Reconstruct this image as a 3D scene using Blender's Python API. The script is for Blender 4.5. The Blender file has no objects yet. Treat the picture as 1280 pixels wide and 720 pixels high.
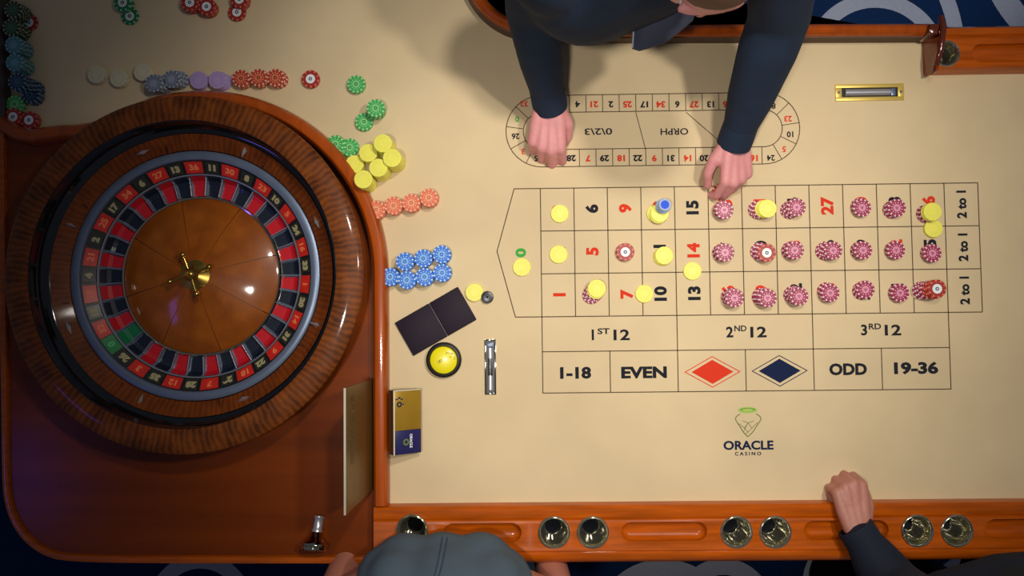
import bpy, bmesh, math, random
from mathutils import Vector, Matrix, Euler, Quaternion
random.seed(7)
PI = math.pi
C = bpy.context.scene.collection
R = math.radians

# ------------------------------------------------------------------ camera
CAM_LOC = Vector((-0.046053, -0.293266, 1.7))
CAM_ROT = Euler((0.0413005, 0.0122067, -0.0110122), 'XYZ')
FOC = 952.0
cd = bpy.data.cameras.new('camera'); cam = bpy.data.objects.new('camera', cd); C.objects.link(cam)
cam.location = CAM_LOC; cam.rotation_euler = CAM_ROT
cd.sensor_width = 36.0; cd.lens = FOC / 1280.0 * 36.0; cd.clip_start = 0.01; cd.clip_end = 50
bpy.context.scene.camera = cam

# ------------------------------------------------------------------ world, lights, exposure
sc = bpy.context.scene
sc.view_settings.view_transform = 'Standard'; sc.view_settings.look = 'None'
sc.view_settings.exposure = 0.0; sc.view_settings.gamma = 1.0
w = bpy.data.worlds.new('world'); sc.world = w; w.use_nodes = True
w.node_tree.nodes['Background'].inputs[0].default_value = (0.55, 0.6, 0.75, 1)
w.node_tree.nodes['Background'].inputs[1].default_value = 0.09

def area(name, loc, target, size, power, col, sy=None, spread=180):
    l = bpy.data.lights.new(name, 'AREA'); l.energy = power; l.color = col
    l.shape = 'RECTANGLE'; l.size = size; l.size_y = sy or size; l.spread = R(spread)
    o = bpy.data.objects.new(name, l); C.objects.link(o); o.location = loc
    o.rotation_euler = (Vector(target) - Vector(loc)).to_track_quat('-Z', 'Y').to_euler(); return o
def spot(name, loc, target, power, col, ang=90, blend=1.0, rad=.06):
    l = bpy.data.lights.new(name, 'SPOT'); l.energy = power; l.color = col
    l.spot_size = R(ang); l.spot_blend = blend; l.shadow_soft_size = rad
    o = bpy.data.objects.new(name, l); C.objects.link(o); o.location = loc
    o.rotation_euler = (Vector(target) - Vector(loc)).to_track_quat('-Z', 'Y').to_euler(); return o
WARM = (1.0, 0.93, 0.83)
spot('ceiling_spot', (.90, .12, 2.15), (.46, -.18, 0), 80, WARM, 76, 1.0, .07)
spot('ceiling_spot', (-.30, -.45, 2.2), (.10, -.24, 0), 72, WARM, 54, 1.0, .07)
spot('ceiling_spot', (.35, .55, 2.1), (.05, -.16, 0), 74, WARM, 58, 1.0, .07)
spot('carpet_fill_spot', (.80, .66, 2.2), (.80, 1.5, -.76), 120, (.85, .92, 1.0), 50, .5, .07)  # unseen fill spot, added to brighten the carpet behind the far rail
area('violet_lamp', (-2.28, -.98, 1.72), (-1.15, -.6, 0), .42, .8, (.22, .12, 1.0), .14)

# ------------------------------------------------------------------ helpers
MR = CAM_ROT.to_matrix()
def P(px, py, z=0.0):
    """world point at height z that a measured place of the photograph marks"""
    d = MR @ Vector(((px - 640) / FOC, -(py - 360) / FOC, -1.0))
    return CAM_LOC + d * ((z - CAM_LOC.z) / d.z)

def lin(c):
    return tuple(((v / 255.0) / 12.92 if v / 255.0 <= .04045 else ((v / 255.0 + .055) / 1.055) ** 2.4) for v in c) + (1.0,)
MATS = {}
def mat(name, rgb, rough=.5, metal=0.0, coat=0.0, noise=0.0, nscale=30.0, bump=0.0, bscale=200.0, stretch=(1, 1, 1), spec=.5, sheen=0):
    if name in MATS: return MATS[name]
    m = bpy.data.materials.new(name); m.use_nodes = True; nt = m.node_tree
    b = nt.nodes['Principled BSDF']; col = lin(rgb)
    b.inputs['Base Color'].default_value = col; b.inputs['Roughness'].default_value = rough
    b.inputs['Metallic'].default_value = metal; b.inputs['Coat Weight'].default_value = coat
    b.inputs['Coat Roughness'].default_value = .06; b.inputs['Specular IOR Level'].default_value = spec
    if sheen: b.inputs['Sheen Weight'].default_value = sheen
    tc = nt.nodes.new('ShaderNodeTexCoord'); mp = nt.nodes.new('ShaderNodeMapping')
    mp.inputs['Scale'].default_value = stretch; nt.links.new(tc.outputs['Object'], mp.inputs[0])
    if noise:
        n = nt.nodes.new('ShaderNodeTexNoise'); n.inputs['Scale'].default_value = nscale; n.inputs['Detail'].default_value = 5
        nt.links.new(mp.outputs[0], n.inputs['Vector'])
        r = nt.nodes.new('ShaderNodeValToRGB')
        r.color_ramp.elements[0].position = .3; r.color_ramp.elements[1].position = .72
        r.color_ramp.elements[0].color = tuple(c * (1 - noise) for c in col[:3]) + (1,)
        r.color_ramp.elements[1].color = tuple(min(1, c * (1 + noise * .7)) for c in col[:3]) + (1,)
        nt.links.new(n.outputs['Fac'], r.inputs[0]); nt.links.new(r.outputs[0], b.inputs['Base Color'])
    if bump:
        n2 = nt.nodes.new('ShaderNodeTexNoise'); n2.inputs['Scale'].default_value = bscale; n2.inputs['Detail'].default_value = 3
        bp = nt.nodes.new('ShaderNodeBump'); bp.inputs['Strength'].default_value = bump; bp.inputs['Distance'].default_value = .002
        nt.links.new(mp.outputs[0], n2.inputs['Vector']); nt.links.new(n2.outputs['Fac'], bp.inputs['Height']); nt.links.new(bp.outputs[0], b.inputs['Normal'])
    MATS[name] = m; return m

def burl(name, c1, c2, n, coat=.6, rough=.35):
    """polished veneer whose wavy figure runs outward from the wheel's spindle"""
    m = bpy.data.materials.new(name); m.use_nodes = True; nt = m.node_tree; N = nt.nodes.new; L = nt.links.new
    b = nt.nodes['Principled BSDF']; b.inputs['Roughness'].default_value = rough; b.inputs['Coat Weight'].default_value = coat
    b.inputs['Coat Roughness'].default_value = .08; b.inputs['Specular IOR Level'].default_value = .2
    tc = N('ShaderNodeTexCoord'); sp = N('ShaderNodeSeparateXYZ'); L(tc.outputs['Object'], sp.inputs[0])
    at = N('ShaderNodeMath'); at.operation = 'ARCTAN2'; L(sp.outputs[1], at.inputs[0]); L(sp.outputs[0], at.inputs[1])
    mu = N('ShaderNodeMath'); mu.operation = 'MULTIPLY'; mu.inputs[1].default_value = n; L(at.outputs[0], mu.inputs[0])
    ns = N('ShaderNodeTexNoise'); ns.inputs['Scale'].default_value = 28; ns.inputs['Detail'].default_value = 4; L(tc.outputs['Object'], ns.inputs['Vector'])
    m2 = N('ShaderNodeMath'); m2.operation = 'MULTIPLY_ADD'; m2.inputs[1].default_value = 10; L(ns.outputs['Fac'], m2.inputs[0]); L(mu.outputs[0], m2.inputs[2])
    si = N('ShaderNodeMath'); si.operation = 'SINE'; L(m2.outputs[0], si.inputs[0])
    n3 = N('ShaderNodeTexNoise'); n3.inputs['Scale'].default_value = 26; n3.inputs['Detail'].default_value = 6; L(tc.outputs['Object'], n3.inputs['Vector'])
    ad = N('ShaderNodeMath'); ad.operation = 'MULTIPLY_ADD'; ad.inputs[1].default_value = .12; L(si.outputs[0], ad.inputs[0]); L(n3.outputs['Fac'], ad.inputs[2])
    r = N('ShaderNodeValToRGB'); r.color_ramp.elements[0].position = .25; r.color_ramp.elements[1].position = .8
    r.color_ramp.elements[0].color = lin(c1); r.color_ramp.elements[1].color = lin(c2)
    L(ad.outputs[0], r.inputs[0]); L(r.outputs[0], b.inputs['Base Color']); return m

def link(o, parent=None):
    C.objects.link(o)
    if parent is not None: o.parent = parent
    return o
def tag(o, label=None, cat=None, group=None, kind=None):
    if label: o['label'] = label
    if cat: o['category'] = cat
    if group: o['group'] = group
    if kind: o['kind'] = kind
    return o
def empty(name, loc=(0, 0, 0), rz=0, label=None, cat=None, group=None):
    o = bpy.data.objects.new(name, None); C.objects.link(o); o.location = loc; o.rotation_euler = (0, 0, rz)
    o.empty_display_size = .02
    return tag(o, label, cat, group)
def mobj(name, bm, mats, parent=None, loc=None, smooth=True, angle=35, rot=None):
    me = bpy.data.meshes.new(name); bm.normal_update(); bm.to_mesh(me); bm.free()
    for m in (mats if isinstance(mats, (list, tuple)) else [mats]): me.materials.append(m)
    if smooth:
        for p in me.polygons: p.use_smooth = True
        try: me.set_sharp_from_angle(angle=R(angle))
        except Exception: pass
    o = link(bpy.data.objects.new(name, me), parent)
    if loc is not None: o.location = loc
    if rot is not None: o.rotation_euler = rot
    return o
def box(bm, c, s, rz=0, mi=0, bev=0.0):
    g = bmesh.ops.create_cube(bm, size=1, matrix=Matrix.Translation(c) @ Matrix.Rotation(rz, 4, 'Z') @ Matrix.Diagonal((*s, 1)))
    fs = {f for v in g['verts'] for f in v.link_faces}
    for f in fs: f.material_index = mi
    if bev:
        es = {e for v in g['verts'] for e in v.link_edges}
        r = bmesh.ops.bevel(bm, geom=list(es), offset=bev, segments=2, affect='EDGES', profile=.5)
        for f in r['faces']: f.material_index = mi
def lathe(bm, prof, seg=64, a0=0.0, a1=2 * PI, mi=None, c=(0, 0, 0)):
    full = abs(a1 - a0 - 2 * PI) < 1e-6; n = seg if full else seg + 1; rings = []
    for i in range(n):
        a = a0 + (a1 - a0) * i / seg
        rings.append([bm.verts.new((c[0] + r * math.cos(a), c[1] + r * math.sin(a), c[2] + z)) for r, z in prof])
    for i in range(seg):
        A, B = rings[i], rings[(i + 1) % n]
        for j in range(len(prof) - 1):
            try:
                f = bm.faces.new((A[j], B[j], B[j + 1], A[j + 1]))
                if mi: f.material_index = mi[j]
            except ValueError: pass
    if not full:
        for q in (rings[0], rings[-1]):
            try: bm.faces.new(q)
            except ValueError: pass
    bmesh.ops.remove_doubles(bm, verts=bm.verts, dist=1e-6)
    bmesh.ops.recalc_face_normals(bm, faces=bm.faces)
def sweep(bm, pts, prof, closed=False, cap=True, up=Vector((0, 0, 1))):
    """sweep a (side, height) profile along a path"""
    n = len(pts); rings = []
    for i, p in enumerate(pts):
        a = pts[(i - 1) % n] if (i or closed) else pts[i]; b = pts[(i + 1) % n] if (i < n - 1 or closed) else pts[i]
        t = (Vector(b) - Vector(a)).normalized(); s = t.cross(up).normalized(); u = s.cross(t)
        rings.append([bm.verts.new(Vector(p) + s * x + u * y) for x, y in prof])
    m = len(prof)
    for i in range(n if closed else n - 1):
        A, B = rings[i], rings[(i + 1) % n]
        for j in range(m): bm.faces.new((A[j], A[(j + 1) % m], B[(j + 1) % m], B[j]))
    if not closed and cap: bm.faces.new(rings[0]); bm.faces.new(list(reversed(rings[-1])))
    bmesh.ops.recalc_face_normals(bm, faces=bm.faces)
def circ(r, n=12): return [(r * math.cos(2 * PI * i / n), r * math.sin(2 * PI * i / n)) for i in range(n)]
def prism(bm, pts, z0, z1):
    a = [bm.verts.new((p[0], p[1], z0)) for p in pts]; b = [bm.verts.new((p[0], p[1], z1)) for p in pts]; n = len(pts)
    bm.faces.new(list(reversed(a))); bm.faces.new(b)
    for i in range(n): bm.faces.new((a[i], a[(i + 1) % n], b[(i + 1) % n], b[i]))
    bmesh.ops.triangulate(bm, faces=[f for f in bm.faces if len(f.verts) > 4], ngon_method='EAR_CLIP')
    bmesh.ops.recalc_face_normals(bm, faces=bm.faces)
def text(body, x, y, z, cap, rot, m, parent, name, bold=.0, w=1.0, label=None, rx=0, spacing=1.0, mw=None):
    """lettering turned into a thin mesh; cap = height of the capitals in metres"""
    cu = bpy.data.curves.new(name, 'FONT'); cu.body = body; cu.size = cap / .70; cu.align_x = 'CENTER'; cu.align_y = 'CENTER'
    cu.offset = bold; cu.space_character = spacing; cu.resolution_u = 3
    t = bpy.data.objects.new(name, cu); C.objects.link(t)
    bpy.context.view_layer.update()
    me = bpy.data.meshes.new_from_object(t.evaluated_get(bpy.context.evaluated_depsgraph_get()))
    bpy.data.objects.remove(t); bpy.data.curves.remove(cu); me.name = name
    xs = [v.co.x for v in me.vertices]; ys = [v.co.y for v in me.vertices]
    cx, cy = (min(xs) + max(xs)) / 2, (min(ys) + max(ys)) / 2
    if mw: w = mw / (max(xs) - min(xs))
    for v in me.vertices: v.co.x = (v.co.x - cx) * w; v.co.y -= cy
    me.materials.clear(); me.materials.append(m)
    o = link(bpy.data.objects.new(name, me), parent); o.location = (x, y, z); o.rotation_euler = (rx, 0, rot)
    if label: o['label'] = label
    return o

# solid growing: tapered limbs fused by remeshing
def ball(bm, c, r, s=(1, 1, 1), rot=None):
    M = Matrix.Translation(c)
    if rot is not None: M = M @ rot.to_4x4()
    bmesh.ops.create_icosphere(bm, subdivisions=3 if r > .05 else 2, radius=r, matrix=M @ Matrix.Diagonal((*s, 1)))
def limb(bm, pts):
    """pts: list of (position, radius)"""
    for p, r in pts: ball(bm, p, r)
    for (a, ra), (b, rb) in zip(pts, pts[1:]):
        a = Vector(a); b = Vector(b); d = b - a
        if d.length < 1e-5: continue
        q = d.to_track_quat('Z', 'Y').to_matrix().to_4x4()
        bmesh.ops.create_cone(bm, cap_ends=True, segments=20, radius1=ra, radius2=rb, depth=d.length,
                              matrix=Matrix.Translation((a + b) / 2) @ q)
def fuse(name, bm, m, parent, voxel=.004, it=6, fac=.5):
    me = bpy.data.meshes.new(name); bm.to_mesh(me); bm.free()
    o = bpy.data.objects.new(name, me); C.objects.link(o)
    r = o.modifiers.new('r', 'REMESH'); r.mode = 'VOXEL'; r.voxel_size = voxel; r.use_smooth_shade = True
    s = o.modifiers.new('s', 'SMOOTH'); s.factor = fac; s.iterations = it
    bpy.context.view_layer.update()
    me2 = bpy.data.meshes.new_from_object(o.evaluated_get(bpy.context.evaluated_depsgraph_get()))
    bpy.data.objects.remove(o); me2.name = name; me2.materials.clear()
    for q in (m if isinstance(m, (list, tuple)) else [m]): me2.materials.append(q)
    for p in me2.polygons: p.use_smooth = True
    return link(bpy.data.objects.new(name, me2), parent)

# ------------------------------------------------------------------ materials
CLOTH = mat('tan_cloth', (222, 200, 160), .95, noise=.13, nscale=3, bump=.15, bscale=900, spec=.1)
INK = mat('dark_print', (38, 40, 48), .9, spec=.1); REDI = mat('red_print', (222, 62, 40), .9, spec=.1)
LINEI = mat('line_print', (92, 76, 58), .9, spec=.1); GREENI = mat('green_print', (70, 170, 70), .9, spec=.1)
NAVYI = mat('navy_print', (30, 40, 72), .9, spec=.1); LIMEI = mat('lime_print', (160, 196, 92), .9, spec=.1)
OLIVEI = mat('olive_print', (112, 128, 62), .9, spec=.1)
RAILW = mat('orange_mahogany', (188, 86, 6), .3, coat=.7, noise=.28, nscale=14, stretch=(.6, 6, 6), spec=.2)
RAILY = mat('orange_mahogany_cross', (172, 76, 14), .3, coat=.7, noise=.22, nscale=10, stretch=(6, .6, 6), spec=.2)
DARKW = mat('dark_mahogany', (100, 34, 10), .3, coat=.6, noise=.3, nscale=8, stretch=(.5, 9, 9))
TOPW = mat('red_mahogany_top', (124, 52, 0), .5, coat=.35, noise=.3, nscale=2.5, stretch=(.4, 6, 1), spec=.12); TOPW.node_tree.nodes['Principled BSDF'].inputs['Coat Roughness'].default_value = .22
TROUGHW = mat('trough_mahogany', (150, 62, 24), .25, coat=.9, noise=.2, nscale=14, stretch=(.6, 6, 6))
CHROME = mat('chrome', (215, 212, 190), .07, 1.0)
STEEL = mat('brushed_steel', (112, 126, 150), .36, .45, noise=.1)
FRETM = mat('fret_steel', (150, 156, 172), .3, .5)
BRASS = mat('brass', (200, 165, 80), .22, 1.0)
BRASSP = mat('yellow_brass_plate', (222, 192, 96), .4, .35)
BLACK = mat('black_lacquer', (12, 13, 16), .08, coat=1.0)
BLACKP = mat('black_plastic', (24, 24, 26), .4)
RIMW = burl('rim_veneer', (72, 32, 4), (140, 72, 18), 170, .25, .5)
STATW = burl('stator_veneer', (88, 38, 6), (130, 62, 14), 150, .15, .5)
CONEW = burl('cone_veneer', (134, 66, 6), (158, 84, 12), 8, coat=.5)

# ------------------------------------------------------------------ floor with its woven bands
def carpet():
    m = bpy.data.materials.new('banded_carpet'); m.use_nodes = True; nt = m.node_tree; N = nt.nodes.new; L = nt.links.new
    b = nt.nodes['Principled BSDF']; b.inputs['Roughness'].default_value = .95; b.inputs['Specular IOR Level'].default_value = .05
    tc = N('ShaderNodeTexCoord'); prev = None
    cs = []
    F = -.76
    def c(px, py, r0, r1):
        q = P(px, py, F); s = FOC / (1.7 - F); cs.append((q.x, q.y, r0 / s, r1 / s))
    c(1095, 78, 70, 89); c(1020, 60, 167, 186); c(1400, -80, 152, 182); c(1330, -20, 60, 84)
    c(880, 60, 30, 48); c(830, 790, 62, 88); c(905, 760, 40, 60); c(250, 760, 48, 66); c(640, 800, 60, 80); c(1250, 800, 90, 112); c(700, -60, 70, 95)
    for (x, y, r0, r1) in cs:
        d = N('ShaderNodeVectorMath'); d.operation = 'DISTANCE'; d.inputs[1].default_value = (x, y, 0); L(tc.outputs['Object'], d.inputs[0])
        k = N('ShaderNodeMath'); k.operation = 'COMPARE'; k.inputs[1].default_value = (r0 + r1) / 2; k.inputs[2].default_value = (r1 - r0) / 2
        L(d.outputs['Value'], k.inputs[0])
        if prev is None: prev = k
        else:
            mx = N('ShaderNodeMath'); mx.operation = 'MAXIMUM'; L(prev.outputs[0], mx.inputs[0]); L(k.outputs[0], mx.inputs[1]); prev = mx
    ns = N('ShaderNodeTexNoise'); ns.inputs['Scale'].default_value = 160; L(tc.outputs['Object'], ns.inputs['Vector'])
    mix = N('ShaderNodeMix'); mix.data_type = 'RGBA'; mix.inputs[6].default_value = lin((24, 48, 86)); mix.inputs[7].default_value = lin((176, 178, 192))
    L(prev.outputs[0], mix.inputs[0])
    mx = N('ShaderNodeMix'); mx.data_type = 'RGBA'; mx.blend_type = 'MULTIPLY'; mx.inputs[0].default_value = .35
    L(mix.outputs[2], mx.inputs[6]); L(ns.outputs['Color'], mx.inputs[7]); L(mx.outputs[2], b.inputs['Base Color'])
    bp = N('ShaderNodeBump'); bp.inputs['Strength'].default_value = .4; bp.inputs['Distance'].default_value = .003
    L(ns.outputs['Fac'], bp.inputs['Height']); L(bp.outputs[0], b.inputs['Normal']); return m
bm = bmesh.new(); box(bm, (0, 0, -.005), (6.5, 5.5, .01))
fl = mobj('floor', bm, carpet(), smooth=False, loc=(0, 0, -.76)); tag(fl, kind='structure')

# ------------------------------------------------------------------ the table
WC = Vector((-.757, -.1885, 0))
table = empty('roulette_table', (0, -.2, -.76), 0, 'long roulette table with tan printed cloth, orange wooden rails and a dark wooden wheel bay', 'table')
TI = Matrix.Translation((0, .2, .76))
def tp(name, bm, m, smooth=True, angle=35, parent=None):
    """a part of the table, modelled in world coordinates"""
    if parent is None: bmesh.ops.transform(bm, matrix=TI, verts=bm.verts)
    return mobj(name, bm, m, parent or table, smooth=smooth, angle=angle)

XF = -.3575
def arcpts(r, a0, a1, n): return [WC + Vector((r * math.cos(R(a0 + (a1 - a0) * i / n)), r * math.sin(R(a0 + (a1 - a0) * i / n)), 0)) for i in range(n + 1)]
fence_path = [Vector((XF, -.695, 0)), Vector((XF, -.45, 0))] + arcpts(.3995, 0, 122, 40)
e = fence_path[-1]; g1 = P(78, 168); g2 = P(40, 175); g3 = P(0, 152); g4 = P(-40, 130)
fence_path += [e.lerp(g1, .5) + Vector((0, -.006, 0)), g1, g2, g3, g4]
for v in fence_path: v.z = 0
# cloth
rail_c = [P(578, -75, .05), P(586, -25, .05), P(597, -3, .05), P(615, 16, .05), P(640, 30, .05), P(672, 35, .05), P(705, 35.5, .05), P(800, 35.5, .05), P(1000, 35, .05), P(1166, 34.5, .05)]
def smoothpath(pts, k=3):
    for _ in range(k):
        q = [pts[0]]
        for a, b in zip(pts, pts[1:]): q += [a.lerp(b, .25), a.lerp(b, .75)]
        q.append(pts[-1]); pts = q
    return pts
rail_s = smoothpath(rail_c[:7], 2) + rail_c[7:]
cl = [(p.x, p.y) for p in fence_path] + [(-1.30, .62)] + [(p.x - .01, p.y) for p in rail_s] + [(P(1153, 60, 0).x + .004, .33), (P(1153, 60, 0).x + .004, P(1200, 94, 0).y + .003), (1.32, P(1200, 94, 0).y + .003), (1.32, -.699), (XF, -.699)]
bm = bmesh.new(); prism(bm, cl, -.006, 0)
cloth = tp('cloth', bm, CLOTH, False)
# hidden body under the cloth
bm = bmesh.new(); prism(bm, cl, -.07, -.008); tp('table_slab', bm, DARKW, False)
bm = bmesh.new(); box(bm, (.45, -.2, -.38), (1.0, .5, .62), bev=.02); box(bm, (.45, -.2, -.74), (1.2, .7, .06), bev=.01); tp('pedestal', bm, DARKW)
bm = bmesh.new(); box(bm, (-.75, -.2, -.38), (.5, .5, .62), bev=.02); box(bm, (-.75, -.2, -.74), (.7, .7, .06), bev=.01); tp('pedestal', bm, DARKW)

# wheel bay: dark glossy wooden top with a rounded lip
out = [P(2, 150), P(3, 300), P(6, 500), P(7, 600), P(11, 632), P(21, 657), P(36, 676), P(56, 690), P(82, 698), P(200, 700), P(482, 700)]
outs = smoothpath(out, 1)
inner = [Vector((XF, p, 0)) for p in (-.69, -.45)] + fence_path[2:]
poly = [(p.x, p.y) for p in outs] + [(p.x, p.y) for p in inner[:-3]]
bm = bmesh.new(); prism(bm, poly, -.06, -.004); tp('wheel_bay_top', bm, TOPW, False)
bm = bmesh.new(); sweep(bm, [Vector((p.x, p.y, -.004)) for p in smoothpath(out, 2)], [(-.008, -.03), (.008, -.03), (.009, 0), (.0065, .007), (0, .009), (-.0065, .007), (-.009, 0)])
tp('edge_lip', bm, RAILW)
bm = bmesh.new(); sweep(bm, [P(4, 148, .01), P(3, 60, .01), P(2, -70, .01)], [(-.012, -.05), (.012, -.05), (.012, .012), (.006, .018), (-.006, .018), (-.012, .012)])
tp('side_rail', bm, mat('side_rail_dark', (58, 40, 40), .3, coat=.5))
# curved wooden fence around the wheel, then straight down to the rail
fp = [(-.0165, -.01), (.0165, -.01), (.0172, .012), (.015, .026), (.009, .033), (0, .035), (-.009, .033), (-.015, .026), (-.0172, .012)]
bm = bmesh.new(); sweep(bm, smoothpath(fence_path, 1), fp); tp('curved_fence', bm, RAILY)
# thin rail behind the cloth (dealer's side), bowed round the dealer's place
tpf = [(-.014, -.055), (.014, -.055), (.014, -.015), (.0125, -.004), (.007, .004), (0, .007), (-.007, .004), (-.0125, -.004), (-.014, -.015)]
bm = bmesh.new(); sweep(bm, [Vector((p.x, p.y, .043)) for p in rail_s], tpf); tp('dealer_rail', bm, RAILY)
bm = bmesh.new(); sweep(bm, [Vector((p.x, p.y, .043)) for p in rail_s], [(-.0152, -.045), (.0152, -.045), (.0152, -.010), (.0143, -.0095), (-.0143, -.0095), (-.0152, -.010)]); tp('rail_skirt', bm, mat('dusky_brown_skirt', (92, 66, 50), .6))

# player rails, extruded along x, with cup and trough openings cut in
def cut(bm_rail, cutters, name, m):
    me = bpy.data.meshes.new(name); bm_rail.to_mesh(me); bm_rail.free()
    o = bpy.data.objects.new(name, me); C.objects.link(o)
    for k, cb in enumerate(cutters):
        cm = bpy.data.meshes.new('cutter'); cb.to_mesh(cm); cb.free(); co = bpy.data.objects.new('cutter', cm); C.objects.link(co)
        cutters[k] = co
        b = o.modifiers.new('b', 'BOOLEAN'); b.operation = 'DIFFERENCE'; b.object = co; b.solver = 'EXACT'
    bpy.context.view_layer.update()
    me2 = bpy.data.meshes.new_from_object(o.evaluated_get(bpy.context.evaluated_depsgraph_get()))
    bpy.data.objects.remove(o)
    for co in cutters: bpy.data.objects.remove(co)
    me2.transform(TI); me2.materials.clear(); me2.materials.append(m)
    for p in me2.polygons: p.use_smooth = True
    me2.set_sharp_from_angle(angle=R(30))
    return link(bpy.data.objects.new(name, me2), table)
def cupcut(c, r=.0315, zt=.2):
    b = bmesh.new(); bmesh.ops.create_cone(b, cap_ends=True, segments=40, radius1=r, radius2=r, depth=.4, matrix=Matrix.Translation((c.x, c.y, -.064 + .2))); return b
def trough(x0, x1, y, zt, r=.0205, dep=.019):
    b = bmesh.new(); pts = []
    n = 10
    rings = []
    prof = [(1.0, .02), (1.0, .0), (.97, -.35 * dep), (.86, -.65 * dep), (.66, -.87 * dep), (.36, -.98 * dep), (.0, -dep)]
    def st(k):
        o_ = []
        for i in range(n + 1): a = PI / 2 + PI * i / n; o_.append((x0 + r + k * r * math.cos(a), y + k * r * math.sin(a)))
        for i in range(n + 1): a = -PI / 2 + PI * i / n; o_.append((x1 - r + k * r * math.cos(a), y + k * r * math.sin(a)))
        return o_
    for k, dz in prof[:-1]: rings.append([b.verts.new((q[0], q[1], zt + dz)) for q in st(k)])
    for A, B in zip(rings, rings[1:]):
        m_ = len(A)
        for j in range(m_): b.faces.new((A[j], A[(j + 1) % m_], B[(j + 1) % m_], B[j]))
    b.faces.new(rings[0]); b.faces.new(rings[-1]); bmesh.ops.recalc_face_normals(b, faces=b.faces); return b
ZR = .030
prof = [(-.6965, -.03), (-.6965, .018), (-.699, .025), (-.7045, .029), (-.720, .0295), (-.7245, .0285), (-.727, .0245), (-.7295, .0285),
        (-.735, ZR), (-.7875, ZR), (-.7915, .0315), (-.7945, .0315), (-.797, .029), (-.799, .0305), (-.8035, .031), (-.814, .027), (-.8215, .019), (-.8245, .008), (-.8235, -.05), (-.79, -.07), (-.75, -.07)]
bm = bmesh.new(); xs = [-.372 + (1.32 + .372) * i / 40 for i in range(41)]
rg = [[bm.verts.new((x, y, z)) for y, z in prof] for x in xs]
for A, B in zip(rg, rg[1:]):
    for j in range(len(prof)): bm.faces.new((A[j], A[(j + 1) % len(prof)], B[(j + 1) % len(prof)], B[j]))
bm.faces.new(rg[0]); bm.faces.new(rg[-1]); bmesh.ops.recalc_face_normals(bm, faces=bm.faces)
cups = [P(515, 663, ZR), P(692.5, 665.5, ZR), P(741, 665.5, ZR), P(920.5, 665, ZR), P(969, 665, ZR), P(1146.5, 663.5, ZR), P(1196, 663.5, ZR)]
cy = sum(c.y for c in cups) / len(cups)
trs = [(P(554, 665, ZR).x, P(652, 665, ZR).x), (P(777, 665, ZR).x, P(884, 665, ZR).x), (P(1005, 664, ZR).x, P(1111, 664, ZR).x), (P(1232, 663, ZR).x, P(1338, 664, ZR).x)]
cut(bm, [cupcut(c) for c in cups] + [trough(a, b, cy + .001, ZR + .0004) for a, b in trs], 'player_rail', RAILW)

ZT = .042
bx0 = P(1153, 60, 0).x; by1 = P(1200, 94, 0).y
top = [(by1, -.03), (by1 + .001, .03), (by1 + .005, .038), (by1 + .012, ZT), (by1 + .021, .0405), (by1 + .0235, .038), (by1 + .026, .0405), (by1 + .030, ZT)]
y46 = P(1250, 46, ZT).y; y30 = P(1250, 30, ZT).y
top += [(y46 - .003, ZT), (y46, .0445), (y46 + .003, .0405), (y46 + .0055, .0445), (y30 - .008, .042), (y30 - .002, .034), (y30, .02), (y30 - .001, -.06), (by1 + .04, -.07)]
bm = bmesh.new(); xs = [bx0, bx0 + .002, bx0 + .008] + [bx0 + .05 + i * .04 for i in range(10)]
rg = []
for i, x in enumerate(xs):
    dz = [.006, .0015, 0][i] if i < 3 else 0
    rg.append([bm.verts.new((x, y, z - (dz if z > .02 else 0))) for y, z in top])
for A, B in zip(rg, rg[1:]):
    for j in range(len(top)): bm.faces.new((A[j], A[(j + 1) % len(top)], B[(j + 1) % len(top)], B[j]))
bm.faces.new(rg[0]); bm.faces.new(rg[-1]); bmesh.ops.recalc_face_normals(bm, faces=bm.faces)
cupT = P(1183, 67, ZT)
trT = (P(1215, 66, ZT).x, P(1330, 66, ZT).x)
cut(bm, [cupcut(cupT, .0262), trough(trT[0], trT[1], cupT.y, ZT + .0004)], 'corner_rail', RAILW)
# raised end piece where the dealer's rail meets the corner rail
bm = bmesh.new()
hb = bmesh.new()
for _q in (P(1152, 47, -.0), P(1154, 93, .0), P(1168, 47, .052), P(1167, 91, .048), P(1173, 47, .067), P(1168, 88, .054), P(1178, 47, .066), P(1172, 88, .052), P(1178, 47, .035), P(1173, 90, .035), P(1164, 93.5, .036)): hb.verts.new(_q)
bmesh.ops.convex_hull(hb, input=hb.verts); bmesh.ops.bevel(hb, geom=list(hb.edges), offset=.002, segments=2, affect='EDGES')
tp('rail_shoulder', hb, mat('shoulder_wood', (128, 52, 18), .35, coat=.6, noise=.2, spec=.2))
ep = [P(1176, 22, .05), P(1179, 32, .064), P(1178, 45, .068), P(1176, 60, .066), P(1172, 74, .058), P(1169, 84, .045)]
sweep(bm, smoothpath(ep, 2), [(x * .8, y * .8) for x, y in circ(.0085, 12)])
box(bm, (P(1166, 38, .05).x + .002, P(1166, 38, .05).y, .035), (.03, .026, .052), bev=.007)
tp('rail_end_piece', bm, mat('dark_end_wood', (92, 36, 18), .15, coat=1.0))

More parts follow.
